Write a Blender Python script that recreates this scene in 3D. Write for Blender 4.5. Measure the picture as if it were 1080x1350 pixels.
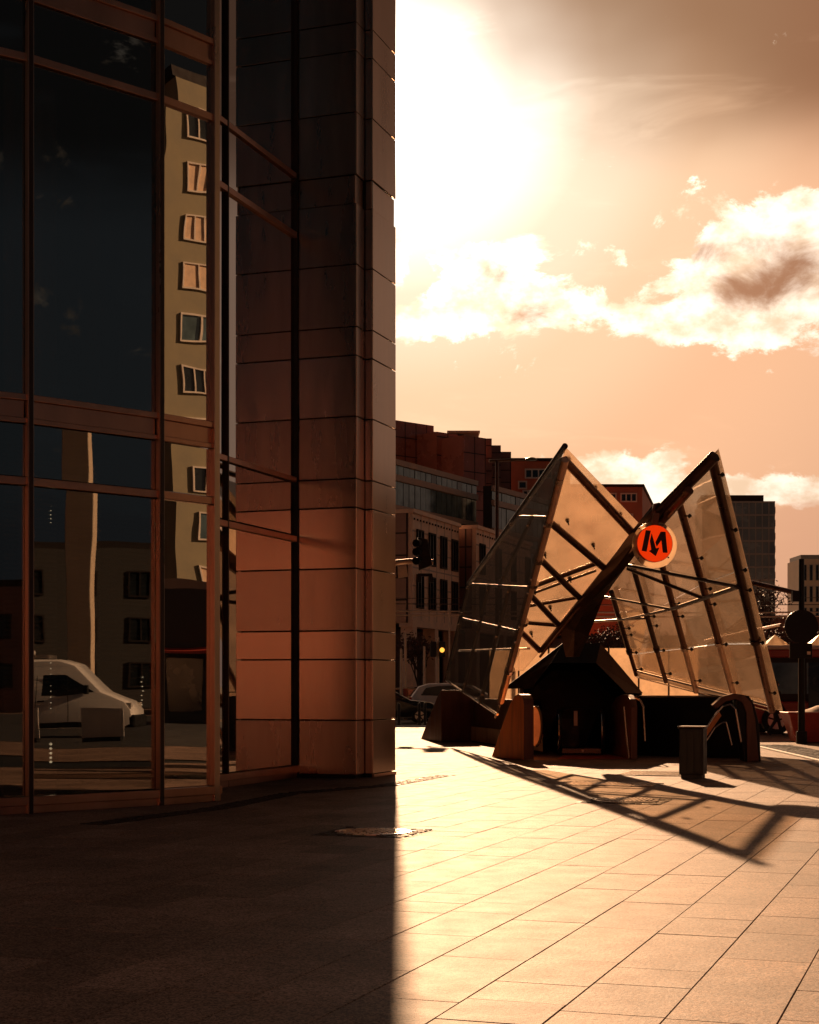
import bpy, bmesh, math, random
from mathutils import Vector, Matrix
random.seed(7)
R = math.radians
S = bpy.context.scene
for o in list(bpy.data.objects): bpy.data.objects.remove(o)
COL = S.collection

# ------------------------------------------------------------------ camera
F, CX, HY, EYE = 2100.0, 540.0, 905.0, 1.6      # focal length in photo pixels, image centre, horizon row, eye height
cam = bpy.data.cameras.new('camera'); co = bpy.data.objects.new('camera', cam); COL.objects.link(co)
co.location = (0, 0, EYE); co.rotation_euler = (R(90), 0, 0)
cam.sensor_fit = 'HORIZONTAL'; cam.sensor_width = 36; cam.lens = 36*F/1080
cam.shift_y = (HY-675)/1080; cam.clip_start = .1; cam.clip_end = 5000
S.camera = co

# ------------------------------------------------------------------ exposure
S.view_settings.view_transform = 'Standard'; S.view_settings.look = 'None'
S.view_settings.exposure = 1.25; S.view_settings.gamma = 1; S.view_settings.use_curve_mapping = False
S.render.engine = 'CYCLES'; S.cycles.use_denoising = True
S.cycles.max_bounces = 8; S.cycles.transparent_max_bounces = 24; S.cycles.glossy_bounces = 4
S.cycles.caustics_reflective = False; S.cycles.caustics_refractive = False; S.cycles.sample_clamp_indirect = 4

# ------------------------------------------------------------------ sun
SUN = Vector(((515-CX)/F, 1, (HY-105)/F)).normalized()
EL = math.asin(SUN.z); AZ = math.atan2(SUN.x, SUN.y)
sl = bpy.data.lights.new('sun', 'SUN'); sl.energy = 3.3; sl.angle = R(.5); sl.color = (1, .585, .315)
so = bpy.data.objects.new('sun', sl); COL.objects.link(so)
so.rotation_euler = SUN.to_track_quat('Z', 'Y').to_euler()

# ------------------------------------------------------------------ world: hazy evening sky with cumulus
W = bpy.data.worlds.new('World'); S.world = W; W.use_nodes = True
nt = W.node_tree; N = nt.nodes; L = nt.links; N.clear()
def node(t, **k):
    n = N.new(t)
    for a, b in k.items(): setattr(n, a, b)
    return n
def mth(op, a, b=None, c=None, clamp=False):
    n = node('ShaderNodeMath', operation=op, use_clamp=clamp)
    for i, v in enumerate((a, b, c)):
        if v is None: continue
        if isinstance(v, (int, float)): n.inputs[i].default_value = v
        else: L.new(v, n.inputs[i])
    return n.outputs[0]
def mixc(f, a, b, mode='MIX'):
    n = node('ShaderNodeMix', data_type='RGBA', blend_type=mode); n.clamp_factor = True
    for s, v in ((n.inputs[0], f), (n.inputs[6], a), (n.inputs[7], b)):
        if isinstance(v, (int, float)): s.default_value = v
        elif isinstance(v, tuple): s.default_value = (*v, 1)
        else: L.new(v, s)
    return n.outputs[2]
def ramp(fac, stops, interp='LINEAR'):
    n = node('ShaderNodeValToRGB'); cr = n.color_ramp; cr.interpolation = interp
    while len(cr.elements) < len(stops): cr.elements.new(.5)
    for e, (p, c) in zip(cr.elements, stops):
        e.position = p; e.color = (*(c if isinstance(c, tuple) else (c, c, c)), 1)
    L.new(fac, n.inputs[0]); return n.outputs[0]
def sstep(x, a, b):
    n = node('ShaderNodeMapRange', interpolation_type='SMOOTHSTEP')
    L.new(x, n.inputs[0]); n.inputs[1].default_value = a; n.inputs[2].default_value = b; return n.outputs[0]
tc = node('ShaderNodeTexCoord'); vec = tc.outputs['Generated']
nrm = node('ShaderNodeVectorMath', operation='NORMALIZE'); L.new(vec, nrm.inputs[0]); D = nrm.outputs[0]
sp = node('ShaderNodeSeparateXYZ'); L.new(D, sp.inputs[0])
dot = node('ShaderNodeVectorMath', operation='DOT_PRODUCT'); L.new(D, dot.inputs[0]); dot.inputs[1].default_value = SUN
ang = mth('MULTIPLY', mth('ARCCOSINE', mth('MINIMUM', dot.outputs['Value'], .999999)), 180/math.pi)   # degrees from the sun
az = mth('MULTIPLY', mth('ARCTAN2', sp.outputs[0], sp.outputs[1]), 180/math.pi)
el = mth('MULTIPLY', mth('ARCSINE', sp.outputs[2]), 180/math.pi)
def noise(scale, detail=6, rough=.55, dist=0, zs=1.6, off=0):
    m = node('ShaderNodeMapping'); m.inputs['Scale'].default_value = (1, 1, zs); m.inputs['Location'].default_value = (off, off*.7, off*.3)
    L.new(D, m.inputs[0])
    n = node('ShaderNodeTexNoise'); n.inputs['Scale'].default_value = scale; n.inputs['Detail'].default_value = detail
    n.inputs['Roughness'].default_value = rough; n.inputs['Distortion'].default_value = dist
    L.new(m.outputs[0], n.inputs['Vector']); return n.outputs['Fac']
nis = node('ShaderNodeTexSky', sky_type='NISHITA'); nis.sun_disc = False; nis.sun_elevation = EL; nis.sun_rotation = AZ
nis.dust_density = 4; nis.air_density = 1.5
K = 10.0                                                           # background strength is 0.1
base = ramp(mth('DIVIDE', ang, 180), [(0, (1.5, 1.4, 1.2)), (4.6/180, (.62, .55, .46)), (7.5/180, (.44, .34, .25)), (11/180, (.40, .26, .165)),
      (15/180, (.38, .212, .125)), (24/180, (.30, .165, .10)), (42/180, (.115, .072, .052)), (75/180, (.013, .0155, .018)), (1, (.0042, .0072, .010))], 'EASE')
# high veil of cloud, upper right; carried overhead unseen to dim the ambient
vn = noise(3.2, 4, .5, .4, 2.5, 3)
ve = mth('ADD', mth('ADD', mth('MULTIPLY', az, .75), mth('MULTIPLY', mth('SUBTRACT', el, 18.2), 1.25)), mth('MULTIPLY', mth('SUBTRACT', vn, .5), 9))
veil = mth('MULTIPLY', sstep(ve, .5, 13), sstep(mth('ADD', el, mth('MULTIPLY', vn, 4)), 17.5, 21.5))
sky = mixc(mth('MULTIPLY', veil, .95), base, mixc(1.0, base, (.25, .185, .155), 'MULTIPLY'))
# wisps
ws = mth('MULTIPLY', sstep(noise(6, 5, .6, .8, 5, 11), .52, .75), .22)
sky = mixc(ws, sky, mixc(1.0, base, (1.5, 1.5, 1.5), 'MULTIPLY'))
# cumulus: a few banks where they stand, and scattered ones elsewhere
def px2(px, py): x = (px-CX)/F; return math.degrees(math.atan(x)), math.degrees(math.atan((HY-py)/F/math.hypot(1, x)))
def blob(px, py, wx, wy, amp=1):
    a, e = px2(px, py); wx = math.degrees(wx/F); wy = math.degrees(wy/F)
    dx = mth('DIVIDE', mth('SUBTRACT', az, a), wx); dy = mth('DIVIDE', mth('SUBTRACT', el, e), wy)
    r2 = mth('ADD', mth('MULTIPLY', dx, dx), mth('MULTIPLY', dy, dy))
    return mth('MULTIPLY', mth('EXPONENT', mth('MULTIPLY', r2, -1)), amp)
def total(bl):
    t = bl[0]
    for b in bl[1:]: t = mth('ADD', t, b)
    return t
shape = total([blob(645, 390, 80, 58, 1.15), blob(750, 415, 62, 28, .62), blob(960, 355, 95, 68, 1.0), blob(1060, 320, 70, 60, .9), blob(880, 425, 80, 26, .55),
               blob(1000, 440, 90, 28, .65), blob(535, 425, 30, 26, .8), blob(523, 345, 18, 34, .9), blob(800, 632, 75, 34, .85), blob(900, 655, 70, 26, .8), blob(1010, 650, 130, 22, .85), blob(1250, 380, 140, 60, .8)])
far = mth('MULTIPLY', sstep(mth('ABSOLUTE', az), 17, 24), mth('MULTIPLY', sstep(noise(2.3, 2, .5, 0, 3, 5), .5, .62), mth('MULTIPLY', sstep(el, 1, 6), mth('SUBTRACT', 1, sstep(el, 14, 26)))))
nz = noise(19, 12, .66, .3, 1.5, 1)
dens = mth('ADD', mth('ADD', shape, mth('MULTIPLY', far, .36)), mth('MULTIPLY', mth('SUBTRACT', nz, .5), 2.5))
cov = sstep(dens, .36, .58)
core = total([blob(700, 418, 40, 20, 1.4), blob(655, 362, 26, 15, 1.2), blob(990, 382, 62, 22, 1.5), blob(1045, 350, 70, 24, 1.5), blob(930, 335, 45, 16, .8), blob(905, 318, 32, 16, .9), blob(1020, 320, 60, 14, .7), blob(530, 338, 10, 22, .8), blob(1080, 470, 70, 40, .35)])
core = mth('ADD', core, mth('MULTIPLY', mth('SUBTRACT', noise(26, 7, .62, .4, 1.5, 8), .5), 3.2))
core = mth('MULTIPLY', sstep(core, .30, 1.75), 1.0)
glow = mth('MULTIPLY_ADD', mth('EXPONENT', mth('MULTIPLY', ang, -.045)), 1.0, .03)
lit = mixc(1.0, mixc(sstep(noise(30, 5, .6, 0, 1.5, 4), .35, .65), (.78, .56, .38), (1.25, 1.06, .86)), glow, 'MULTIPLY')
dark = mixc(1.0, (.26, .115, .065), glow, 'MULTIPLY')
sky = mixc(mth('MULTIPLY', cov, .93), sky, mixc(core, lit, dark))
# low bank of cloud on the right horizon
bank = mth('MULTIPLY', sstep(mth('ADD', el, mth('MULTIPLY', mth('SUBTRACT', noise(16, 5, .6, 0, 2, 6), .5), 3.5)), 6.6, 6.0), sstep(az, 7, 12))
sky = mixc(mth('MULTIPLY', bank, .6), sky, mixc(1.0, base, (.85, .78, .80), 'MULTIPLY'))
out = mixc(1.0, sky, mixc(1.0, nis.outputs[0], (.0010, .0007, .0005), 'MULTIPLY'), 'ADD')
out = mixc(1.0, out, (K, K, K), 'MULTIPLY')
bg = node('ShaderNodeBackground'); L.new(out, bg.inputs[0]); bg.inputs[1].default_value = .1
wo = node('ShaderNodeOutputWorld'); L.new(bg.outputs[0], wo.inputs[0])

# ------------------------------------------------------------------ helpers
def P(px, py, Z): return Vector(((px-CX)/F*Z, Z, EYE-(py-HY)/F*Z))
def G(px, py): return P(px, py, EYE*F/(py-HY))
def XY(px, Z, z=0): return Vector(((px-CX)/F*Z, Z, z))
class Plane:
    def __init__(s, a, b, c): s.a = Vector(a); s.n = (Vector(b)-s.a).cross(Vector(c)-s.a).normalized()
    def at(s, px, py, off=0):
        d = Vector(((px-CX)/F, 1, -(py-HY)/F)); o = Vector((0, 0, EYE))
        n = s.n if s.n.y < 0 else -s.n
        return o + d*((s.a+n*off-o).dot(n)/d.dot(n))
def reflect(p, a, n): p = Vector(p); n = Vector(n).normalized(); return p-n*(2*(p-Vector(a)).dot(n))

def tag(o, label=None, cat=None, group=None, kind=None):
    if label: o['label'] = label
    if cat: o['category'] = cat
    if group: o['group'] = group
    if kind: o['kind'] = kind
    return o
def thing(name, label, cat, loc=(0, 0, 0), group=None, rz=0):
    o = bpy.data.objects.new(name, None); COL.objects.link(o); o.location = loc; o.rotation_euler.z = rz
    return tag(o, label, cat, group)
class MB:
    def __init__(s): s.v = []; s.f = []
    def add(s, vs, fs): b = len(s.v); s.v += [Vector(v) for v in vs]; s.f += [tuple(b+i for i in f) for f in fs]; return s
    def obox(s, o, a, b, c):
        o, a, b, c = Vector(o), Vector(a), Vector(b), Vector(c)
        vs = [o, o+a, o+a+b, o+b, o+c, o+a+c, o+a+b+c, o+b+c]
        fs = [(0, 3, 2, 1), (4, 5, 6, 7), (0, 1, 5, 4), (1, 2, 6, 5), (2, 3, 7, 6), (3, 0, 4, 7)]
        if a.cross(b).dot(c) < 0: fs = [f[::-1] for f in fs]
        return s.add(vs, fs)
    def box(s, c, sz, rz=0):
        m = Matrix.Rotation(rz, 3, 'Z'); x, y, z = (m@Vector((sz[0], 0, 0)), m@Vector((0, sz[1], 0)), Vector((0, 0, sz[2])))
        return s.obox(Vector(c)-(x+y+z)/2, x, y, z)
    def tube(s, p, q, r, n=10, r2=None):
        p, q = Vector(p), Vector(q); r2 = r if r2 is None else r2
        d = (q-p).normalized(); u = d.orthogonal().normalized(); w = d.cross(u)
        vs = []
        for (c, rr) in ((p, r), (q, r2)):
            for i in range(n):
                t = 2*math.pi*i/n; vs.append(c+(u*math.cos(t)+w*math.sin(t))*rr)
        fs = [(i, (i+1) % n, n+(i+1) % n, n+i) for i in range(n)] + [tuple(range(n))[::-1], tuple(range(n, 2*n))]
        return s.add(vs, fs)
    def path(s, pts, r, n=8):
        for a, b in zip(pts, pts[1:]): s.tube(a, b, r, n)
        return s
    def prism(s, pts, t):
        pts = [Vector(p) for p in pts]; t = Vector(t); n = len(pts)
        nn = Vector((0, 0, 0))
        for i in range(n): nn += pts[i].cross(pts[(i+1) % n])
        vs = pts+[p+t for p in pts]
        fs = [tuple(range(n))[::-1], tuple(range(n, 2*n))]+[(i, (i+1) % n, n+(i+1) % n, n+i) for i in range(n)]
        if nn.dot(t) < 0: fs = [f[::-1] for f in fs]
        return s.add(vs, fs)
    def lathe(s, c, prof, n=20):
        c = Vector(c); vs = [c+Vector((r*math.cos(2*math.pi*i/n), r*math.sin(2*math.pi*i/n), z)) for r, z in prof for i in range(n)]
        fs = [(k*n+i, k*n+(i+1) % n, (k+1)*n+(i+1) % n, (k+1)*n+i) for k in range(len(prof)-1) for i in range(n)]
        fs += [tuple(range(n))[::-1], tuple(range((len(prof)-1)*n, len(prof)*n))]
        return s.add(vs, fs)
    def build(s, name, m, parent=None, bev=0, smooth=False, kind=None, label=None, local=False):
        off = Vector((0, 0, 0))
        if parent is not None and not local:
            q = parent
            while q is not None: off += q.location; q = q.parent
        me = bpy.data.meshes.new(name); me.from_pydata([v-off for v in s.v], [], s.f); me.materials.append(m)
        o = bpy.data.objects.new(name, me); COL.objects.link(o); o.parent = parent
        if smooth:
            me.polygons.foreach_set('use_smooth', [True]*len(me.polygons)); me.set_sharp_from_angle(angle=R(40))
        if bev:
            b = o.modifiers.new('bevel', 'BEVEL'); b.width = bev; b.segments = 2; b.limit_method = 'ANGLE'
        return tag(o, label, None, None, kind)
def kids(o): return [c for c in bpy.data.objects if c.parent == o]
def copy_tree(o, parent=None, ch=None):
    c = o.copy(); COL.objects.link(c); c.parent = parent
    if o.parent is not None: c.matrix_parent_inverse = o.matrix_parent_inverse
    for k in kids(o): copy_tree(k, c)
    return c

# ------------------------------------------------------------------ materials
def mat(name, col, rough=.6, metal=0, var=.15, scale=3, bump=0, bscale=40, spec=.5, emit=None, streak=0, coord='Object', trans=0):
    m = bpy.data.materials.new(name); m.use_nodes = True; t = m.node_tree; b = t.nodes['Principled BSDF']
    b.inputs['Roughness'].default_value = rough; b.inputs['Metallic'].default_value = metal; b.inputs['Specular IOR Level'].default_value = spec
    g = t.nodes.new('ShaderNodeNewGeometry')
    mp = t.nodes.new('ShaderNodeMapping'); t.links.new(g.outputs['Position'], mp.inputs[0])
    if streak: mp.inputs['Scale'].default_value = (1, 1, streak)
    n = t.nodes.new('ShaderNodeTexNoise'); n.inputs['Scale'].default_value = scale; n.inputs['Detail'].default_value = 7; n.inputs['Roughness'].default_value = .6
    t.links.new(mp.outputs[0], n.inputs['Vector'])
    mr = t.nodes.new('ShaderNodeMapRange'); t.links.new(n.outputs['Fac'], mr.inputs[0])
    mr.inputs[1].default_value = .3; mr.inputs[2].default_value = .7; mr.inputs[3].default_value = 1-var; mr.inputs[4].default_value = 1+var
    mx = t.nodes.new('ShaderNodeMix'); mx.data_type = 'RGBA'; mx.blend_type = 'MULTIPLY'; mx.inputs[0].default_value = 1
    mx.inputs[6].default_value = (*col, 1); t.links.new(mr.outputs[0], mx.inputs[7]); t.links.new(mx.outputs[2], b.inputs['Base Color'])
    r2 = t.nodes.new('ShaderNodeMapRange'); t.links.new(n.outputs['Fac'], r2.inputs[0])
    r2.inputs[1].default_value = .3; r2.inputs[2].default_value = .7; r2.inputs[3].default_value = max(.03, rough*(1-var)); r2.inputs[4].default_value = min(1, rough*(1+var))
    t.links.new(r2.outputs[0], b.inputs['Roughness'])
    if bump:
        n2 = t.nodes.new('ShaderNodeTexNoise'); n2.inputs['Scale'].default_value = bscale; n2.inputs['Detail'].default_value = 4
        t.links.new(mp.outputs[0], n2.inputs['Vector'])
        bp = t.nodes.new('ShaderNodeBump'); bp.inputs['Strength'].default_value = bump; bp.inputs['Distance'].default_value = .01
        t.links.new(n2.outputs['Fac'], bp.inputs['Height']); t.links.new(bp.outputs[0], b.inputs['Normal'])
    if emit: b.inputs['Emission Color'].default_value = (*emit[0], 1); b.inputs['Emission Strength'].default_value = emit[1]
    return m
def glass(name, tint, refl=.3, rough=.0, wave=0, wscale=.7, dirt=0, dirtc=(.6, .5, .4), rmax=1.0):
    """mirror-coated or clear sheet glass: reflection rising with angle, tinted transmission, a film of dust"""
    m = bpy.data.materials.new(name); m.use_nodes = True; t = m.node_tree; t.nodes.clear(); A = t.nodes.new; K_ = t.links.new
    o = A('ShaderNodeOutputMaterial'); gl = A('ShaderNodeBsdfGlossy'); gl.inputs['Roughness'].default_value = rough; gl.inputs['Color'].default_value = (.92, .9, .86, 1)
    tr = A('ShaderNodeBsdfTransparent'); tr.inputs[0].default_value = (*tint, 1)
    fr = A('ShaderNodeFresnel'); fr.inputs[0].default_value = 1.52
    mr = A('ShaderNodeMapRange'); mr.inputs[3].default_value = refl; mr.inputs[4].default_value = rmax; K_(fr.outputs[0], mr.inputs[0])
    mx = A('ShaderNodeMixShader'); K_(mr.outputs[0], mx.inputs[0]); K_(tr.outputs[0], mx.inputs[1]); K_(gl.outputs[0], mx.inputs[2])
    g = A('ShaderNodeNewGeometry'); last = mx.outputs[0]
    if wave:
        n = A('ShaderNodeTexNoise'); n.inputs['Scale'].default_value = wscale; n.inputs['Detail'].default_value = 1.5; K_(g.outputs['Position'], n.inputs['Vector'])
        bp = A('ShaderNodeBump'); bp.inputs['Strength'].default_value = 1; bp.inputs['Distance'].default_value = wave; K_(n.outputs['Fac'], bp.inputs['Height']); K_(bp.outputs[0], gl.inputs['Normal'])
    if dirt:
        n = A('ShaderNodeTexNoise'); n.inputs['Scale'].default_value = 1.1; n.inputs['Detail'].default_value = 8; n.inputs['Roughness'].default_value = .65; K_(g.outputs['Position'], n.inputs['Vector'])
        r = A('ShaderNodeMapRange'); r.inputs[1].default_value = .35; r.inputs[2].default_value = .72; r.inputs[3].default_value = dirt*.65; r.inputs[4].default_value = dirt*1.4; K_(n.outputs['Fac'], r.inputs[0])
        df = A('ShaderNodeBsdfDiffuse'); df.inputs[0].default_value = (*dirtc, 1); tl = A('ShaderNodeBsdfTranslucent'); tl.inputs[0].default_value = (*dirtc, 1)
        m2 = A('ShaderNodeMixShader'); m2.inputs[0].default_value = .8; K_(df.outputs[0], m2.inputs[1]); K_(tl.outputs[0], m2.inputs[2])
        m3 = A('ShaderNodeMixShader'); K_(r.outputs[0], m3.inputs[0]); K_(last, m3.inputs[1]); K_(m2.outputs[0], m3.inputs[2]); last = m3.outputs[0]
    K_(last, o.inputs[0]); return m
M = {}
M['copper'] = mat('copper_anodised_metal', (.50, .29, .21), .32, .85, .14, 2, streak=.3)
M['dark_metal'] = mat('dark_bronze_metal', (.045, .035, .032), .4, .6, .2)
M['gasket'] = mat('black_gasket', (.012, .012, .012), .6)
for k_, c_ in enumerate(((.35, .345, .325), (.31, .305, .29), (.39, .37, .34))): M['panel%s' % ('', 'b', 'c')[k_]] = mat('brushed_bronze_panel', c_, (.24, .29, .20)[k_], .90, .20, 2.2, bump=.02, bscale=20, streak=.15)
M['panel2'] = mat('satin_bronze_lit', (.46, .35, .28), .30, .85, .14, 1.6, streak=.22)  # paler bronze: gold reflected light on post and trims put into the colour
M['fglass'] = glass('office_glass', (.34, .35, .35), .17, .0, .0025, .55)
M['cglass'] = glass('corner_office_glass', (.12, .13, .13), .40, .0, .0045, .55)
M['dglass'] = glass('mirror_office_glass', (.10, .11, .11), .55, .015, .0008, .6)
M['interior'] = mat('dark_interior', (.06, .055, .05), .8)
M['interior_pale'] = mat('interior_column_plaster', (.28, .24, .2), .6)
M['blind_glint'] = mat('grey_blind_slats', (.12, .11, .10), .5)
M['wingglass'] = glass('peach_wing_glass', (.95, .86, .76), .06, .02, .004, .8, .17, (.95, .72, .54), .8)
M['darkglass'] = glass('smoked_wing_glass', (.55, .53, .51), .0, .0, .006, .9, .012, (.3, .25, .2), .30)
M['steel'] = mat('weathered_dark_steel', (.085, .05, .04), .33, .7, .25, 5)
M['steel_tube'] = mat('brown_painted_steel_tube', (.20, .105, .075), .3, .65, .2, 5)
M['lit_tube'] = mat('lit_steel_tube', (.92, .66, .48), .42, .3, .15, 6)  # sunlit and reflected brightness put into a pale base colour
M['stainless'] = mat('stainless_steel', (.6, .5, .42), .25, .95, .1, 8)
M['wood_warmlit'] = mat('rust_warmlit_cladding', (.95, .36, .11), .5, .0, .3, 5, bump=.1, bscale=14, streak=.12)  # orange of light bounced off the ground put into the base colour
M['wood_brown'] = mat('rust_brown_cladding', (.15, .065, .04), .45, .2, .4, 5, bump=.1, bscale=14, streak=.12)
M['black'] = mat('black_painted_metal', (.010, .010, .011), .45, 0, .3, 6, spec=.25)
M['black_gloss'] = mat('black_glossy_cladding', (.007, .007, .008), .35, 0, .2, 4, spec=.25)
M['rubber'] = mat('black_rubber', (.015, .015, .015), .5)
M['tile'] = mat('pale_stone_tile', (.85, .66, .50), .5, 0, .15, 4)
M['frost'] = glass('frosted_glass_screen', (.7, .6, .5), .05, .2, 0, 1, .65, (.8, .65, .5))
M['asphalt'] = mat('asphalt', (.05, .047, .045), .55, 0, .3, 1.5, bump=.3, bscale=60)
M['earth'] = mat('distant_ground', (.12, .1, .08), .8)
M['kerb'] = mat('granite_kerb', (.36, .32, .28), .5, 0, .2, 6)
M['line'] = mat('white_road_paint', (.75, .72, .66), .5, 0, .1)
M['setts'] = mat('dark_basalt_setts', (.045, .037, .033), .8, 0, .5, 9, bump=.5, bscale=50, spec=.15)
M['iron'] = mat('cast_iron', (.10, .075, .06), .35, .8, .3, 12)
M['iron_ring'] = mat('worn_iron_ring', (.45, .36, .28), .3, .8, .3, 12)
M['red_floor'] = mat('red_floor_strip', (.42, .07, .035), .45, 0, .2, 8)
M['redgranite'] = mat('red_granite_cladding', (.42, .14, .09), .28, .1, .25, .25, spec=.6)
M['granite_and_shade'] = mat('brown_granite_and_shade', (.20, .095, .075), .35, .1, .25, .25)
M['joint'] = mat('dark_panel_joint', (.02, .012, .01), .8)
M['bandstone'] = mat('brown_stone_band', (.34, .23, .18), .5, 0, .2, .8)
M['sandstone'] = mat('warm_sandstone_cladding', (.72, .47, .33), .55, 0, .2, .9)
M['cityglass'] = mat('blue_grey_city_glass', (.12, .18, .195), .12, .3, .5, .8, spec=.8)
M['cityglass2'] = mat('dark_city_glass', (.02, .025, .028), .1, .1, .5, 1.2, spec=.7)
M['curtain_glint'] = mat('cream_curtain_glint', (.75, .52, .34), .7, 0, .2, 3)  # cream for curtains, also for the window glints painted on the glass building
M['brickred'] = mat('red_brick_render', (.55, .15, .08), .7, 0, .15, .5)
M['brickred2'] = mat('dark_brick_render', (.42, .15, .09), .7, 0, .15, .5)
M['wframe'] = mat('white_window_frame', (.70, .60, .50), .5)
M['tower'] = mat('blue_tower_glass', (.15, .20, .22), .25, .3, .3, .2)
M['towerband'] = mat('grey_tower_band', (.26, .26, .25), .5)
M['pale'] = mat('pale_office_render', (.60, .47, .34), .7, 0, .1, .3)
M['ochre'] = mat('ochre_render', (.29, .245, .15), .75, 0, .2, .6)
M['bark'] = mat('dark_bark', (.05, .03, .022), .85, 0, .3, 12)
M['twig'] = mat('dry_twigs_and_leaves', (.10, .04, .022), .8, 0, .5, 3)
M['white_paint'] = mat('white_car_paint', (.78, .74, .70), .2, 0, .04, 2)
M['dark_paint'] = mat('black_car_paint', (.02, .02, .022), .15, .2, .1, 2)
M['amber_paint'] = mat('amber_car_paint', (.62, .38, .22), .25, .2, .06, 2)
M['carglass'] = mat('car_glass', (.012, .014, .015), .05, 0, .1, 2, spec=.8)
M['tyre'] = mat('tyre', (.015, .014, .014), .8)
M['alloy'] = mat('alloy_wheel', (.5, .45, .4), .3, .9)
M['tail'] = mat('tail_light_red', (.5, .02, .01), .3)
M['headlamp'] = mat('headlamp_lens', (.7, .65, .6), .1, .2)
M['bus_red'] = mat('red_bus_paint', (.40, .05, .025), .3, 0, .1, 2)
M['bus_cream'] = mat('cream_bus_roof', (.80, .65, .50), .3, 0, .05, 2)
M['skip_red'] = mat('red_plastic', (.42, .045, .025), .5, 0, .2, 6)
M['sand'] = mat('pale_sand_fill', (.68, .5, .36), .9, 0, .2, 8, bump=.6, bscale=15)
M['sign_orange'] = mat('lit_orange_sign_face', (.85, .10, .01), .35, 0, .05, 3, emit=((1.0, .040, .001), .30))
M['sign_rim'] = mat('red_sign_rim', (.45, .03, .015), .35)
M['sign_m'] = mat('dark_maroon_print', (.05, .004, .010), .6, 0, .05)
M['cloth'] = mat('dark_clothing', (.02, .018, .02), .85, 0, .3, 8)
M['skin'] = mat('skin', (.45, .25, .17), .5)
M['hair'] = mat('dark_hair', (.03, .018, .012), .6)
M['lamp_amber'] = mat('amber_signal', (.8, .3, .05), .4, emit=((1, .4, .05), .8))
M['pole_pale'] = mat('galvanised_pole', (.48, .36, .28), .4, .6, .15, 3)

# paving: exposed-aggregate granite slabs
def paving_mat(name, joints):
    m = bpy.data.materials.new(name); m.use_nodes = True; t = m.node_tree; b = t.nodes['Principled BSDF']; A = t.nodes.new; K_ = t.links.new
    g = A('ShaderNodeNewGeometry')
    def ns(sc, d=4, r=.6):
        n = A('ShaderNodeTexNoise'); n.inputs['Scale'].default_value = sc; n.inputs['Detail'].default_value = d; n.inputs['Roughness'].default_value = r; K_(g.outputs['Position'], n.inputs['Vector']); return n.outputs['Fac']
    def mr(x, a, b_, c, d):
        n = A('ShaderNodeMapRange'); K_(x, n.inputs[0])
        for i, v in enumerate((a, b_, c, d)): n.inputs[i+1].default_value = v
        return n.outputs[0]
    def mul(a, b_):
        n = A('ShaderNodeMath'); n.operation = 'MULTIPLY'; K_(a, n.inputs[0])
        if isinstance(b_, float): n.inputs[1].default_value = b_
        else: K_(b_, n.inputs[1])
        return n.outputs[0]
    v = A('ShaderNodeTexVoronoi'); v.inputs['Scale'].default_value = 90; K_(g.outputs['Position'], v.inputs['Vector'])
    sp_ = A('ShaderNodeSeparateColor'); K_(v.outputs['Color'], sp_.inputs[0])
    f = mul(mr(ns(1.1, 6), .3, .7, .80, 1.18), mr(sp_.outputs[0], 0, 1, .30, 1.70))
    f = mul(f, mr(ns(9, 5), .3, .7, .88, 1.12))
    if not joints:
        at = A('ShaderNodeAttribute'); at.attribute_name = 'tint'; f = mul(f, at.outputs['Fac'])
    else:
        br = A('ShaderNodeTexBrick'); mp = A('ShaderNodeMapping'); mp.inputs['Rotation'].default_value = (0, 0, R(-70.7)+math.pi); K_(g.outputs['Position'], mp.inputs[0]); K_(mp.outputs[0], br.inputs['Vector'])
        br.inputs['Scale'].default_value = 1; br.inputs['Brick Width'].default_value = .9; br.inputs['Row Height'].default_value = .52; br.inputs['Mortar Size'].default_value = .006
        br.inputs['Color1'].default_value = (.85, .85, .85, 1); br.inputs['Color2'].default_value = (1.1, 1.1, 1.1, 1); br.inputs['Mortar'].default_value = (.2, .2, .2, 1)
        f = mul(f, br.outputs['Color'])
    v2 = A('ShaderNodeTexVoronoi'); v2.inputs['Scale'].default_value = 2.2; v2.inputs['Randomness'].default_value = 1; K_(g.outputs['Position'], v2.inputs['Vector'])
    f = mul(f, mr(v2.outputs['Distance'], .045, .06, .62, 1)); f = mul(f, mr(ns(.45, 8, .75), .36, .60, .74, 1.05))
    mx = A('ShaderNodeMix'); mx.data_type = 'RGBA'; mx.blend_type = 'MULTIPLY'; mx.inputs[0].default_value = 1; mx.inputs[6].default_value = (.285, .185, .135, 1); K_(f, mx.inputs[7]); K_(mx.outputs[2], b.inputs['Base Color'])
    K_(mr(ns(3, 5), .3, .7, .64, .70), b.inputs['Roughness']); b.inputs['Specular IOR Level'].default_value = .17
    bp = A('ShaderNodeBump'); bp.inputs['Strength'].default_value = .7; bp.inputs['Distance'].default_value = .004
    ad = A('ShaderNodeMath'); ad.operation = 'ADD'; K_(sp_.outputs[1], ad.inputs[0]); K_(ns(35, 4), ad.inputs[1]); K_(ad.outputs[0], bp.inputs['Height']); K_(bp.outputs[0], b.inputs['Normal'])
    return m
M['slab'] = paving_mat('granite_slab', False); M['paving_far'] = paving_mat('granite_paving_far', True)

# ------------------------------------------------------------------ city grid directions
TH = math.atan((1275-CX)/F)
D1 = Vector((math.sin(TH), math.cos(TH), 0)); E2 = Vector((math.cos(TH), -math.sin(TH), 0)); UP = Vector((0, 0, 1))

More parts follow.
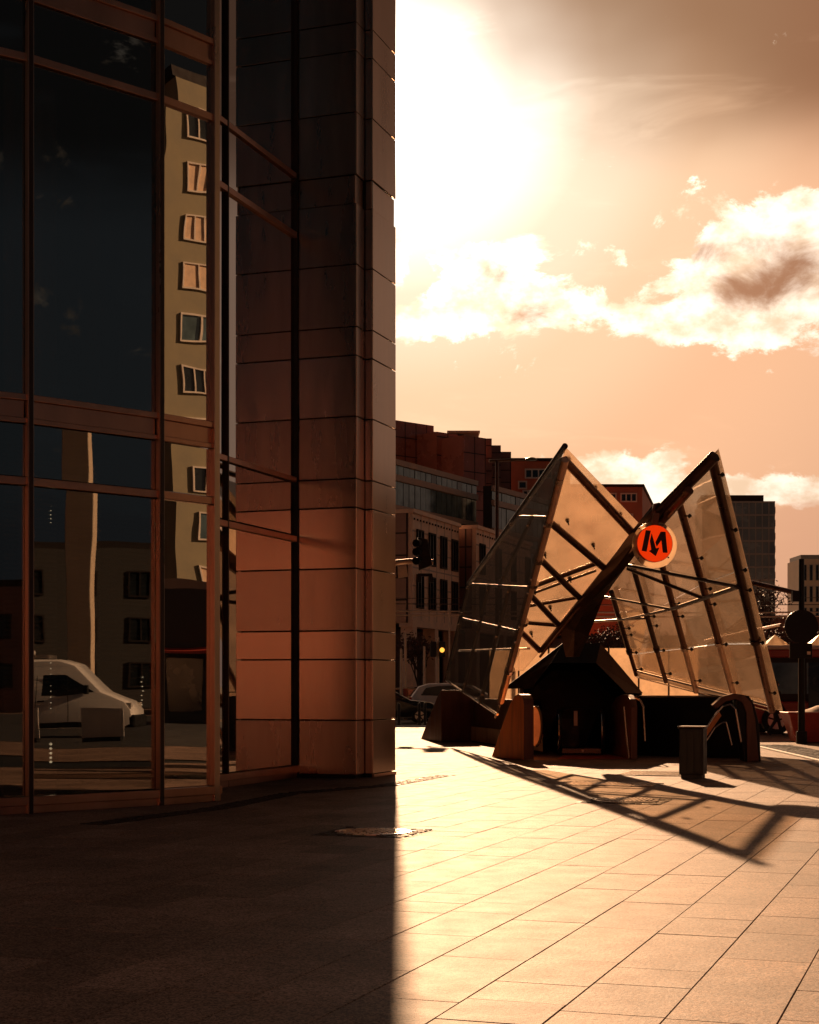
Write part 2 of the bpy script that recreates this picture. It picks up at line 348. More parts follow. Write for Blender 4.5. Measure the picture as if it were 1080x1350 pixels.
# ------------------------------------------------------------------ ground
def sheet(name, x0, x1, y0, y1, z, m, kind='structure'):
    return MB().add([(x0, y0, z), (x1, y0, z), (x1, y1, z), (x0, y1, z)], [(0, 1, 2, 3)]).build(name, m, kind=kind)
sheet('ground', -1800, 1800, -300, 3000, -.16, M['earth'])
sheet('road', -160, 200, 61.2, 98, -.13, M['asphalt'])
pave = MB().add([(-70, -60, -.03), (90, -60, -.03), (90, 60.9, -.03), (-70, 60.9, -.03)], [(0, 1, 2, 3)]).build('pavement', M['gasket'], kind='structure')
MB().obox((-70, 60.9, -.16), (160, 0, 0), (0, .25, 0), (0, 0, .17)).build('kerb', M['kerb'], kind='structure')
sheet('far_pavement', -160, 260, 98, 400, -.01, M['paving_far'])
MB().obox((-160, 97.8, -.16), (420, 0, 0), (0, .2, 0), (0, 0, .16)).build('far_kerb', M['kerb'], kind='structure')
for i, yy in enumerate((70, 78, 87)): sheet('lane_marking', -60, 80, yy, yy+.18, -.126, M['line'])
# real slabs inside a ground-frame polygon, in rows along D1
RW = .525; A0 = G(870, 1350); A0.z = 0                                   # a long joint passes through here
man = [(G(492, 1097.5), .52), (G(825, 1056), .58)]
def slab_geo(u0, u1, v0, v1, z, tilt):
    g_ = .0026; c_ = .0028; vs = []
    def pt(u, v, zz): q = A0+E2*u+D1*v; return Vector((q.x, q.y, zz+tilt[0]*(u-u0)+tilt[1]*(v-v0)))
    for (du, zz) in ((g_, -.028), (g_, z-.003), (g_+c_, z)):
        vs += [pt(u0+du, v0+du, zz), pt(u1-du, v0+du, zz), pt(u1-du, v1-du, zz), pt(u0+du, v1-du, zz)]
    fs = [(8, 9, 10, 11)]
    for k in (0, 4): fs += [(k+i, k+(i+1) % 4, k+4+(i+1) % 4, k+4+i) for i in range(4)]
    return vs, fs
slabs = []
strip_u = None
for row in range(-44, 30):
    v = -9 - random.random()
    while v < 27:
        ln = random.choice((.52, .78, .78, 1.05, 1.05, 1.3)); u0, u1, v0, v1 = row*RW, (row+1)*RW, v, v+ln; v += ln
        c = A0+E2*(u0+u1)/2+D1*(v0+v1)/2
        if c.y < 3 or c.y > 33.5: continue
        px = CX+F*c.x/c.y; py = HY+F*EYE/c.y
        if px < -220 or px > 1300: continue
        infr = -40 < px < 1120 and py < 1390
        area = F*F*ln*RW*EYE/c.y**3
        slabs.append((area if infr else 0, u0, u1, v0, v1))
slabs.sort(key=lambda s: -s[0])
def setattr_tint(me, vals):
    a = me.attributes.new('tint', 'FLOAT', 'FACE'); a.data.foreach_set('value', vals)
stuff = MB(); tints = []; cnt = 0
for i, (a, u0, u1, v0, v1) in enumerate(slabs):
    c = A0+E2*(u0+u1)/2+D1*(v0+v1)/2
    z = random.uniform(-.0025, .0005); tl = (random.uniform(-.0015, .0015), random.uniform(-.001, .001)); tn = random.uniform(.74, 1.14)
    if random.random() < .08: tn *= .85
    vs, fs = slab_geo(u0, u1, v0, v1, z, tl)
    if a > 0 and cnt < 290:
        o = MB().add(vs, fs).build('slab', M['slab'], pave); setattr_tint(o.data, [tn]*len(fs)); cnt += 1
    else: stuff.add(vs, fs); tints += [tn]*len(fs)
o = stuff.build('slab_field', M['slab'], pave, kind='stuff'); setattr_tint(o.data, tints)
sheet('paving_beyond', -70, 90, 33.0, 60.9, -.006, M['paving_far'])
sheet('paving_beside', -70, -3.2, -60, 33.0, -.008, M['paving_far'])
sheet('paving_outer', 9.5, 90, -60, 33.0, -.008, M['paving_far'])
sheet('rear_dark_ground', -70, 9, -59, -9, -.003, M['asphalt'])  # dark ground added behind the camera to dim the panels' reflections
sheet('side_road', 17, 62, -60, 58, -.003, M['asphalt'])
sheet('paving_behind', -3.2, 9.5, -60, 3.2, -.008, M['paving_far'])

# small setts in a band: many little blocks, one mesh
def setts(name, pts, w, parent=None, inner=None, skip=None):
    mb = MB(); tn = []
    for a, b in zip(pts, pts[1:]):
        a, b = Vector(a), Vector(b); d = (b-a); ln = d.length; d.normalize(); n = Vector((-d.y, d.x, 0)); k = int(ln/.085)
        for i in range(k):
            for j in range(int(w/.085)):
                c = a+d*(i+.5+random.uniform(-.12, .12))*.085+n*((j+.5+random.uniform(-.12, .12))*.085-w/2)
                if skip and skip(c): continue
                h = random.uniform(.004, .013); s_ = .036+random.uniform(-.006, .004)
                mb.prism([c-d*s_-n*s_+UP*-.01, c+d*s_-n*s_+UP*-.01, c+d*s_*.9+n*s_+UP*-.01, c-d*s_+n*s_*.9+UP*-.01], (0, 0, .01+h))
    return mb.build(name, M['setts'], parent, kind='stuff')
bandpts = [G(650, 1020.5), G(592, 1023), G(512, 1036)]
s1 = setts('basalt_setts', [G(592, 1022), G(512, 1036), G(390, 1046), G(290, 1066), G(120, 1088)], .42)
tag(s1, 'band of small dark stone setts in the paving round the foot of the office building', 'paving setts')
for i, ((c, hs), nm) in enumerate(zip(man, ('solid', 'grate'))):
    c = Vector((c.x, c.y, .0)); lid = .36 if i == 0 else .40
    t = thing('manhole', 'round iron manhole cover half in the shadow edge, set in a square of dark setts' if i == 0 else 'slotted round iron grate in a square of setts under the shadow of the wings', 'manhole cover', c)
    MB().obox(c-E2*hs-D1*hs+UP*-.002, E2*2*hs, D1*2*hs, UP*.005).build('bed', M['gasket'], t)
    fr = setts('sett_frame', [c-D1*hs, c+D1*hs], 2*hs, t, skip=lambda q, c=c, lid=lid: (q-c).length < lid+.07)
    MB().lathe(c, [(lid+.06, 0), (lid+.06, .016), (lid+.015, .018), (lid+.01, .006)], 40).build('ring', M['iron_ring'] if i == 0 else M['iron'], t)
    mb = MB().lathe(c, [(lid, .004), (lid, .012), (.01, .013)], 40); mb.build('cover', M['iron'], t, smooth=True)
    mb = MB()
    if i == 0:
        for a in range(9):
            for b in range(9):
                q = c+E2*(a-4)*.075+D1*(b-4)*.075
                if (q-c).length < lid-.04: mb.box(q+UP*.017, (.04, .04, .010), R(45)+TH)
    else:
        for a in range(-6, 7):
            hl = math.sqrt(max(0, (lid-.02)**2-(a*.058)**2)); mb.obox(c+E2*(a*.058-.016)-D1*hl+UP*.012, E2*.032, D1*2*hl, UP*.014)
    mb.build('raised_pattern' if i == 0 else 'bars', M['iron_ring'] if i == 0 else M['iron'], t)
# ventilation gratings in front of the metro entrance
def grating(c, a, b, la, lb, label):
    t = thing('floor_grating', label, 'grating', c, 'gratings set in the paving before the metro entrance')
    c = Vector(c)
    MB().obox(c+UP*-.002, a*la, b*lb, UP*.004).build('well', M['gasket'], t)
    mb = MB(); n = int(la/.07)
    for i in range(n): mb.obox(c+a*(i*.07+.012)+UP*.002, a*.028, b*lb, UP*.012)
    mb.build('bars', M['stainless'], t)
    mb = MB(); mb.obox(c-b*.04, a*la, b*.04, UP*.014); mb.obox(c+b*lb, a*la, b*.04, UP*.014); mb.build('frame', M['iron'], t)
grating(G(742, 1035), E2, D1, 1.5, .8, 'striped floor grating just left of the square black bin')
grating(G(812, 1022), E2, D1, 1.3, 1.3, 'floor grating directly behind the square black bin')

# ------------------------------------------------------------------ the office building (left)
bld = thing('office_building', 'tall dark glass and bronze panelled office building filling the left half', 'building', (-3, 25, 0))
ROOF = 21.3
FL = 5.335
def seg(p0, th, px):                                   # walk from p0 along azimuth th until the given photo column
    k = (px-CX)/F; dx, dy = math.sin(th), math.cos(th); t = (k*p0.y-p0.x)/(dx-k*dy); return p0+Vector((dx, dy, 0))*t
TC, TB, TA = math.atan((2290-CX)/F), math.atan((2750-CX)/F), math.atan((3690-CX)/F)
c0 = XY(284, 22.25); c1 = seg(c0, TC, 208.5); b1 = seg(c1, TB, 37); a1 = b1-Vector((math.sin(TA), math.cos(TA), 0))*2.3; a2 = a1-Vector((math.sin(R(62)), math.cos(R(62)), 0))*3.2
gend = XY(390, 28.0)
def nrm_out(p, q):                                     # outward normal of wall p->q (towards camera side)
    d = (q-p).normalized(); n = Vector((d.y, -d.x, 0)); return n if n.dot(-(p+q)/2) > 0 else -n
pane_count = 0
levels = []
for k in range(4):
    z = k*FL; levels.append(dict(g0=z+(.20 if k == 0 else -.05), t0=z+4.13, t1=z+4.24, b0=z+4.90, b1=z+5.28))
def wall_bay(p, q, glassm, bands=True, parent=bld):
    """glazed bay between two mullion lines, p left, q right"""
    d = (q-p).normalized(); n = nrm_out(p, q); w = (q-p).length; g = .035
    for k in range(4):
        z = k*FL; lo = .22 if k == 0 else z-.055
        segs = [(lo, z+4.13), (z+4.24, z+4.91)] if bands else [(lo if k == 0 else z-.08, z+4.15), (z+4.26, z+5.17)]
        for (za, zb) in segs:
            tw = Vector(n)*random.uniform(-.003, .003); tz = random.uniform(-.003, .003)
            A_ = p+d*g+UP*(za+.01)-n*.03; w_ = d*(w-2*g)
            MB().obox(A_+tw, w_-tw*2, n*.02, UP*(zb-za-.02)+n*tz).build('glass_pane', glassm, parent)
        MB().obox(p+d*.02+UP*(z+4.135)-n*.04, d*(w-.04), n*.085, UP*.10).build('transom', M['copper'], parent, bev=.006)
        if bands:
            MB().obox(p+d*.02+UP*(z+4.915)-n*.04, d*(w-.04), n*.075, UP*.065).build('transom', M['copper'], parent, bev=.006)
            MB().obox(p+d*.02+UP*(z+5.20)-n*.04, d*(w-.04), n*.09, UP*.08).build('transom', M['copper'], parent, bev=.006)
            MB().obox(p+d*.06+UP*(z+4.983)-n*.04, d*(w-.12), n*.05, UP*.214).build('spandrel_panel', M['copper'], parent, bev=.004)
        else:
            MB().obox(p+d*.02+UP*(z+5.18)-n*.04, d*(w-.04), n*.08, UP*.09).build('transom', M['copper'], parent, bev=.006)
def mullion(p, n, d, w=.055, dep=.10, z0=0, z1=ROOF, m='dark_metal', edge=True):
    o = MB().obox(p-d*w/2+UP*z0-n*.05, d*w, n*(dep+.05), UP*(z1-z0)).build('mullion', M[m], bld, bev=.004)
    if edge:
        MB().obox(p-d*(w/2+.012)+UP*z0+n*.0, d*.011, n*(dep-.012), UP*(z1-z0)).build('mullion_trim', M['panel2'], o)
        MB().obox(p+d*(w/2+.001)+UP*z0+n*.0, d*.011, n*(dep-.012), UP*(z1-z0)).build('mullion_trim', M['panel2'], o)
wall_bay(a2, a1, M['fglass']); wall_bay(a1, b1, M['fglass']); wall_bay(b1, c1, M['fglass']); wall_bay(c1, c0, M['cglass'])
for (p, q) in ((a1, b1), (b1, c1), (c1, c0)):
    pass
nB = nrm_out(b1, c1); dB = (c1-b1).normalized(); nC = nrm_out(c1, c0); dC = (c0-c1).normalized()
nA = nrm_out(a1, b1); dA = (b1-a1).normalized()
mullion(b1, (nA+nB).normalized(), ((dA+dB)).normalized()); mullion(c1, (nB+nC).normalized(), (dB+dC).normalized()); mullion(a1, nA, dA)
MB().obox(c0-dC*.085-nC*.06, dC*.10, nC*.14, UP*ROOF).build('corner_post', M['panel2'], bld, bev=.008)
# plinth and sill
def plinth(p, q, parent=bld):
    d = (q-p).normalized(); n = nrm_out(p, q); w = (q-p).length
    MB().obox(p-n*.05, d*w, n*.10, UP*.10).build('plinth', M['copper'], parent, bev=.005)
    MB().obox(p+UP*.102-n*.05, d*w, n*.13, UP*.11).build('sill', M['copper'], parent, bev=.005)
for (p, q) in ((a2, a1), (a1, b1), (b1, c1), (c1, c0+dC*.06)): plinth(p, q)
# recessed glazed wall running back to the pier; passes behind the corner bay
gA = seg(gend, TH, 298); gB = gend-D1*3.18; gC = gend-D1*5.0
for (p, q) in ((gC, gB), (gB, gA), (gA, gend)): wall_bay(p, q, M['dglass'], bands=False); plinth(p, q)
nD = nrm_out(gA, gend)
mullion(gA, nD, D1, .035, .05, m='dark_metal', edge=False); mullion(gB, nD, D1, .05, .05, edge=False)
MB().obox(gend-D1*.05-nD*.05+UP*0, D1*.09, nD*.10, UP*ROOF).build('mullion', M['gasket'], bld)
# pier of metal panels
q1 = seg(gend, math.pi/2+TH, 470); q2 = seg(q1, TH, 481); q3 = seg(q2, math.pi/2+TH, 491.5); q4 = seg(q3, TH, 522)
hs_ = [.06, 1.01, 2.07, 2.57]
while hs_[-1] < ROOF-1: hs_ += [hs_[-3]+2.64, hs_[-2]+2.64, hs_[-1]+2.64]
hs_ = [h for h in hs_ if h < ROOF]+[ROOF]
def panels(p, q, m, back, gap=.010, e=0.0):
    d = (q-p).normalized(); n = nrm_out(p, q); w = (q-p).length
    for za, zb in zip(hs_, hs_[1:]):
        rec = .028 if abs(za-9.98) < .1 else 0
        tl = random.uniform(-.004, .004); tw = random.uniform(-.004, .004)
        dd = d*(w-gap*2+e-(rec if e else 0)); o_ = p+d*gap+UP*(za+gap)-n*(.03+rec)
        h_ = zb-za-2*gap
        MB().obox(o_+n*tl, dd-n*tl*2, n*.03, UP*h_+n*tw).build('wall_panel', m if m is not M['panel'] else random.choice((M['panel'], M['panelb'], M['panelc'])), bld, bev=.005)
panels(gend+E2*.045, q1, M['panel'], 0, e=.004); panels(q1, q2, M['panel2'], 0); panels(q2, q3, M['panel'], 0); panels(q3, q4, M['panel2'], 0)
back = [p+v for p, v in ((gend, D1*.08+E2*.0), (q1-E2*.07+D1*.08, Vector()), (q2-E2*.07+D1*.08, Vector()), (q3-E2*.075+D1*.08, Vector()), (q4-E2*.075-D1*.01, Vector()))]
far1 = q4-E2*.075-E2*14-D1*.01; 
MB().prism([back[0], back[1], back[2], back[3], back[4], far1, back[0]-E2*10], UP*(ROOF-.02)).build('pier_core', M['gasket'], bld)
MB().obox(q3-E2*.02+D1*.01, D1*((q4-q3).length-.02), E2*.035, UP*.055).build('plinth', M['copper'], bld)
MB().obox(gend+E2*.05-D1*.005, E2*((q1-gend).length-.06), D1*.04, UP*.055).build('plinth', M['gasket'], bld)
# unseen rear mass added to block bright sky from the left wing's glass
wa = q4-E2*.6+D1*.05; wb = XY(512, 58)
MB().prism([wa, wb, wb-E2*16, wa-E2*16], UP*(ROOF-.05)).build('rear_sky_blocker', M['dark_metal'], bld)
# interior: floors, rear wall, columns, blinds, roof
inner = [a2-nA*.25, a1-nA*.2, b1-nB*.2, c1-nC*.2, c0-dC*.1-nC*.15, gB-nD*.3+D1*-1.2, gend-nD*.3, gend-E2*9, a2+Vector((-3, 8, 0))]
for k in range(1, 5):
    MB().prism([p+UP*(k*FL-.38) for p in inner], UP*.25).build('floor_slab', M['interior'], bld)
MB().prism([p+Vector((0, 0, ROOF-.3)) for p in (a2, a1, b1, c1, c0, c0+D1*1.2, gend-D1*1.0, gend, back[4], far1, a2+Vector((-3, 12, 0)))], UP*.5).build('roof', M['dark_metal'], bld)
MB().obox(a2+Vector((-2, 7.0, 0)), gend-E2*3.5-(a2+Vector((-2, 7.0, 0))), (0, .2, 0), UP*ROOF).build('inner_wall', M['interior'], bld)
MB().obox(a2+Vector((-3, 0, 0)), (-.2, 0, 0), (0, 14, 0), UP*ROOF).build('inner_wall', M['interior'], bld)
for px, Z in ((60, 23.2), (118, 23.8), (20, 22.5)):
    MB().tube(XY(px, Z), XY(px, Z, ROOF-.5), .16, 20).build('column', M['interior_pale'], bld, smooth=True)
for (p, q, n, d) in ((b1, c1, nB, dB), (a1, b1, nA, dA)):
    mb = MB(); w = (q-p).length
    for i in range(58): mb.obox(p+d*.08-n*.16+UP*(4.85-i*.06), d*(w-.16), n*.03+UP*.02, UP*.003)
    mb.build('blind_slats', M['blind_glint'], bld, kind='stuff')

# small lamps glimpsed inside the ground floor
M['lamp_warm'] = mat('warm_lamp_glass', (.9, .8, .6), .4, emit=((1, .72, .42), 1.6))
for k_, (px, ys, rr, lb) in enumerate(((67, [663+5.2*i for i in range(8)], .010, 'string of small warm lamps high in the wide ground floor bay'), (67, [874+7.5*i for i in range(9)], .010, 'string of tiny lamps in front of the mirrored van'), (67, [981, 987, 993, 999, 1004.5], .022, 'short column of brighter lamps near the floor of the wide bay'), (188, [893+6*i for i in range(7)], .012, 'string of lamps beside the second mullion'))):
    t = thing('lamp_string', lb, 'lamp', XY(px, 21.9)); MB().path([P(px, ys[0]-8, 21.95), P(px, ys[-1]+1, 21.95)], .003, 5).build('wire', M['gasket'], t)
    for y_ in ys: MB().lathe(P(px+random.uniform(-1, 1)*(k_ == 3)*1.5, y_, 21.9), [(rr*.5, -rr*.7), (rr, 0), (rr*.5, rr*.7)], 8).build('bulb', M['lamp_warm'], t)
# ------------------------------------------------------------------ metro entrance
P1, T, V = P(745, 588, 30.65), P(655, 935, 36.4), P(835, 700, 32.7)
P2, BR, R2, L2 = P(948, 592, 31.0), P(1032, 938, 37.0), P(838, 897, 46), P(588, 897, 46)
LF, RS, LO = Plane(P1, T, V), Plane(P2, BR, R2), Plane(P1, T, L2)
met = thing('metro_entrance', 'M-shaped metro entrance of two pointed glass wings on brown steel tubes', 'metro entrance', (4.6, 37, 0))
n_=LO.n if LO.n.y<0 else -LO.n; v_=Vector((.03,1,.03)).normalized(); print('LOrefl', v_-n_*2*v_.dot(n_)); print('depths', [round(LF.at(*q).y, 1) for q in ((725, 850), (850, 695))], [round(LO.at(*q).y, 1) for q in ((618, 770), (607, 815))], [round(RS.at(*q).y, 1) for q in ((865, 695), (805, 780))])
def tube_on(pl, a, b, r, m='steel_tube', nm='tube', off=0, n=12):
    return MB().tube(pl.at(*a, off), pl.at(*b, off), r, n).build(nm, M[m], met, smooth=True)
def pane_on(pl, pts, m, off=-.12, nm='glass_pane', shrink=.012):
    pts = [pl.at(*p, off) for p in pts]; c = sum(pts, Vector())/len(pts)
    pts = [p+(c-p).normalized()*shrink for p in pts]
    n = pl.n if pl.n.y < 0 else -pl.n
    return MB().prism(pts, n*.02).build(nm, M[m], met)
def fitting(pl, px, py, off=.0):
    n = pl.n if pl.n.y < 0 else -pl.n; a = pl.at(px, py, 0)
    n = -n; mb = MB().tube(a, a+n*.19, .014, 6); mb.tube(a+n*.15, a+n*.185, .045, 10); mb.tube(a+n*.08, a+n*.10, .03, 8)
    mb.build('glass_fitting', M['black'], met)
# left wing, sheet facing the camera
tube_on(LF, (744, 606), (835, 704), .085); tube_on(LF, (727, 690), (798, 750), .075, 'steel'); tube_on(LF, (712, 737), (764, 788), .07, 'steel')
tube_on(LF, (698, 783), (736, 823), .065, 'steel'); tube_on(LF, (686, 832), (712, 858), .065)
tube_on(LF, (745, 606), (660, 925), .085, 'lit_tube', off=.16); MB().tube(LF.at(661, 925), LF.at(653, 946), .03, 8).build('tie_rod', M['stainless'], met)
for a, b, r in (((703, 773), (793, 740), .055), ((703, 782), (786, 752), .03), ((696, 799), (765, 787), .04), ((686, 820), (735, 824), .05)):
    MB().tube(LF.at(*a, -.12), LF.at(*b, -.12), r, 10).build('brace', M['steel'], met, smooth=True)
for a in ((736, 632), (722, 688), (709, 738), (703, 770), (690, 820), (672, 884)):                  # collars on the bright tube
    d = (T-P1).normalized(); c = LF.at(*a, .16); MB().tube(c-d*.05, c+d*.05, .115, 12).build('collar', M['stainless'], met)
for q in ([(745, 588), (850, 697), (798, 753), (724, 685)], [(724, 685), (798, 753), (765, 791), (710, 733)], [(710, 733), (765, 791), (737, 826), (697, 780)],
          [(697, 780), (737, 826), (714, 856), (684, 829)], [(684, 829), (714, 856), (690, 884), (670, 884)]): pane_on(LF, q, 'wingglass')
for q in ((752, 612), (787, 649), (820, 684), (750, 692), (784, 724), (720, 736), (753, 768), (706, 784), (727, 806), (702, 840), (738, 700), (768, 728)): fitting(LF, *q)
# lower edge tube along the mast
tube_on(LF, (838, 703), (714, 858), .07, 'steel'); tube_on(LF, (835, 712), (712, 866), .03, 'steel_tube', off=.1)
# left wing, smoked outer sheet
E = [(745, 588), (682, 681), (618, 770), (607, 815), (588, 897)]
def lerp(a, b, t): return (a[0]+(b[0]-a[0])*t, a[1]+(b[1]-a[1])*t)
inn = [(745, 588), (722, 682), (699, 775), (684, 833), (656, 942)]; outr = [(745, 588), (682, 681), (618, 770), (607, 815), (588, 897)]
for i in range(4):
    nc = (1, 2, 3, 3)[i]
    for j in range(nc):
        q = [lerp(inn[i], outr[i], j/nc), lerp(inn[i], outr[i], (j+1)/nc), lerp(inn[i+1], outr[i+1], (j+1)/nc), lerp(inn[i+1], outr[i+1], j/nc)]
        if i == 0: q = [inn[0], outr[1], inn[1]]
        pane_on(LO, q, 'darkglass', off=.12)
    for j in range(nc+1):
        if i == 0: continue
        a = lerp(inn[i], outr[i], j/nc); b = lerp(inn[i+1], outr[i+1], j/nc)
        if 0 < j: tube_on(LO, a, b, .05, 'steel')
        n = LO.n if LO.n.y < 0 else -LO.n
        for t in (.12, .88):
            c = LO.at(*lerp(a, b, t), .13); MB().tube(c, c+n*.04, .035, 8).build('glass_fitting', M['stainless'], met)
tube_on(LO, outr[0], outr[2], .06, 'steel'); tube_on(LO, outr[2], outr[4], .05, 'steel')
for i in (1, 2, 3): tube_on(LO, inn[i], outr[i], .035, 'steel', 'brace', -.1)
MB().tube(LO.at(588, 897), LO.at(656, 942), .03, 8).build('bottom_rail', M['stainless'], met)
MB().tube(LO.at(605, 858, -.2), LO.at(698, 855, -.2), .025, 8).build('brace', M['stainless'], met)
# right wing
tb = [((939, 606), (1018, 937)), ((896, 665), (968, 918)), ((862, 705), (918, 912)), ((834, 745), (878, 899)), ((806, 780), (839, 890))]
for i, (a, b) in enumerate(tb):
    mid = lerp(a, b, .72)
    tube_on(RS, a, mid, (.10, .085, .08, .07, .07)[i], 'steel' if i in (0, 3, 4) else 'steel_tube'); tube_on(RS, mid, b, (.085, .075, .07, .06, .06)[i], 'steel_tube' if i not in (1, 2) else 'lit_tube')
    c = RS.at(*mid); d = (RS.at(*b)-RS.at(*a)).normalized(); MB().tube(c-d*.06, c+d*.06, (.125, .11, .10, .09, .09)[i], 12).build('collar', M['stainless'] if i in (1, 2) else M['steel'], met)
ed = [((948, 592), (1033, 938))]+[((868, 668), (968+2, 918)), ((836, 712), (919, 912)), ((824, 742), (879, 900)), ((804, 778), (840, 893))]
ed[1] = ((896, 645), (969, 920)); ed[2] = ((864, 690), (919, 912))
for i in range(4):
    for t0, t1 in ((0, .45), (.45, .74), (.74, 1.0)):
        (a, b), (c, d) = ed[i], ed[i+1]
        pane_on(RS, [lerp(a, b, t0), lerp(a, b, t1), lerp(c, d, t1), lerp(c, d, t0)], 'wingglass', off=-.10)
for i, (a, b) in enumerate(tb):
    for t in (.06, .28, .44, .52, .73, .93):
        if i >= 2 and t < .3: continue
        q = lerp(a, b, t); c = RS.at(q[0]+9, q[1], -.02); n = RS.n if RS.n.y < 0 else -RS.n
        e_ = RS.at(*q); mb = MB().tube(e_, c, .014, 6); mb.tube(c-n*.03, c+n*.03, .042, 8); mb.build('glass_fitting', M['black'], met)
tube_on(RS, (836, 884), (1016, 931), .035, 'stainless', 'bottom_rail', -.02)
for a, b, r in (((826, 745), (972, 773), .05), ((828, 750), (928, 789), .045), ((973, 774), (886, 803), .05), ((886, 803), (822, 817), .035), ((798, 787), (884, 803), .035), ((775, 820), (850, 815), .035)):
    MB().tube(RS.at(*a, .12), RS.at(*b, .12), r, 10).build('brace', M['steel'], met, smooth=True)
MB().tube(V+Vector((.25, -.1, .1)), P2+Vector((-.08, 0, -.14)), .12, 14).build('tube', M['steel'], met, smooth=True)
MB().tube(V+Vector((.30, .15, -.12)), P2+Vector((-.5, .4, -.75)), .09, 12).build('tube', M['steel_tube'], met, smooth=True)
q = [P(868, 672, 32.3), P(948, 592, 31.0), P(940, 604, 31.1), P(876, 682, 32.2)]
MB().prism([P(862, 676, 32.5), P(948, 591, 31.0), P(941, 606, 31.02), P(872, 686, 32.5)], (.0, -.02, .0)).build('glass_pane', M['wingglass'], met)
MB().tube(RS.at(840, 893), RS.at(1016, 938), .02, 6).build('bottom_rail', M['stainless'], met)
# faceted steel mast
mz = LF.at(735, 845).y-.1
def mp(px, py, t): return P(px, py, mz+(32.6-mz)*t)
sec = [((746, 866), (764, 866), 0), ((737, 826), (776, 838), .12), ((758, 800), (797, 786), .35), ((800, 745), (822, 752), .7), ((833, 700), (850, 716), 1.0), ((862, 664), (872, 664), 1.12)]
mb = MB(); vs = []
for (a, b, t) in sec:
    pa, pb = mp(*a, t), mp(*b, t); c = (pa+pb)/2; vs += [pa, c+Vector((0, -.22, 0)), pb, c+Vector((0, .28, 0))]
fs = [(k*4+i, k*4+(i+1) % 4, k*4+4+(i+1) % 4, k*4+4+i) for k in range(5) for i in range(4)]+[(3, 2, 1, 0), (20, 21, 22, 23)]
mb.add(vs, fs).build('mast', M['steel'], met)
MB().tube(mp(797, 760, .5)+Vector((.0, -.3, 0)), mp(845, 704, .98)+Vector((.05, -.3, 0)), .06, 8).build('tube', M['lit_tube'], met, smooth=True)
MB().prism([P(856, 690, 32.2), P(868, 690, 32.2), P(870, 664, 32.2), P(862, 664, 32.2)], (0, .12, 0)).build('bracket', M['steel'], met)
# hood over the escalators
hz = 37.6
hood = [(664, 908), (742, 848), (756, 862), (790, 848), (846, 914), (826, 914), (786, 874), (727, 874), (700, 908)]
MB().prism([P(664, 908, hz), P(742, 848, hz), P(727, 874, hz-.5), P(700, 908, hz-.5)], (0, .12, .0)).build('hood_panel', M['steel'], met)
MB().prism([P(742, 848, hz), P(792, 848, hz), P(786, 874, hz-.5), P(727, 874, hz-.5)], (0, .12, .0)).build('hood_panel', M['black'], met)
MB().prism([P(792, 848, hz), P(848, 914, hz), P(826, 914, hz-.5), P(786, 874, hz-.5)], (0, .12, .0)).build('hood_panel', M['steel'], met)
ring = [P(690, 985, hz), P(690, 900, hz), P(736, 858, hz), P(790, 858, hz), P(842, 914, hz), P(842, 985, hz)]; bk = Vector((.4, 6.0, -.4))  # black box added behind the opening to keep it dark
for a, b in zip(ring, ring[1:]):
    nn_ = (b-a).cross(bk).normalized()*.08
    MB().prism([a, b, b+bk, a+bk], nn_).build('shade_box', M['black'], met)
MB().prism([p+bk for p in ring], Vector((0, .1, 0))).build('shade_box', M['black'], met)
# cheeks and walls round the stairwell
def cheek(name, A, B, tv, h, m, me, label, prof=None):
    """A front bottom corner, B rear bottom corner, tv thickness vector"""
    A, B = Vector(A), Vector(B); A.z = B.z = 0; d = (A-B); ln = d.length; d.normalize()
    prof = prof or [(0, 0), (.42, .62), (.60, .86), (.72, .96), (.84, 1.0), (.93, .985), (.985, .93), (1, .84), (1, 0)]
    o = MB().prism([B+d*ln*s_+UP*h*z for s_, z in prof], tv).build(name, M[m], met, bev=.01, label=label)
    return o
aC, bC = G(690, 1002), G(648, 998)
tv = Vector((.22, .03, 0))
cheek('cheek_wall', aC, bC, tv, 1.42, 'wood_warmlit', None, 'rust sloping cheek wall with warm bounced light painted orange')
ex = [(bC+(aC-bC)*s_+UP*(1.42*z+.004)) for s_, z in [(.60, .86), (.72, .96), (.84, 1.0), (.93, .985), (.985, .93), (1.004, .84), (1.004, 0)]]
MB().path([p+tv*.5 for p in ex[:-1]], .012).build('trim', M['stainless'], met)
for a, b in zip(ex, ex[1:]):
    dd = (b-a); nn = dd.normalized().cross(tv.normalized()); nn = nn if nn.z > 0 or nn.y < 0 else -nn
    MB().obox(a+tv*.04, dd, tv*.98, nn*.012).build('end_trim', M['wood_brown'], met)
aL, bL = G(582, 978), G(555, 974)
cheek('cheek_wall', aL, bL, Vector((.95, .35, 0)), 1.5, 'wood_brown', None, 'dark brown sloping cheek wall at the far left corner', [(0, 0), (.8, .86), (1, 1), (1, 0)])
# low tiled wall between them
wl, wr = G(612, 976), G(716, 992)
MB().obox(Vector((wl.x, wl.y, 0)), Vector((wr.x-wl.x, wr.y-wl.y, 0)), (0, .3, 0), UP*.42).build('low_wall', M['gasket'], met)
for i in range(6):
    a = wl.lerp(wr, i/6); b = wl.lerp(wr, (i+1)/6); a.z = b.z = 0; d = b-a
    MB().obox(a+d*.012+Vector((0, -.03, .02)), d*.976, (0, .03, 0), UP*.42).build('wall_tile', M['tile'], met)
MB().obox(wl+Vector((0, .5, 0)), wr-wl, (0, .3, 0), UP*1.25).build('inner_wall', M['wood_brown'], met)
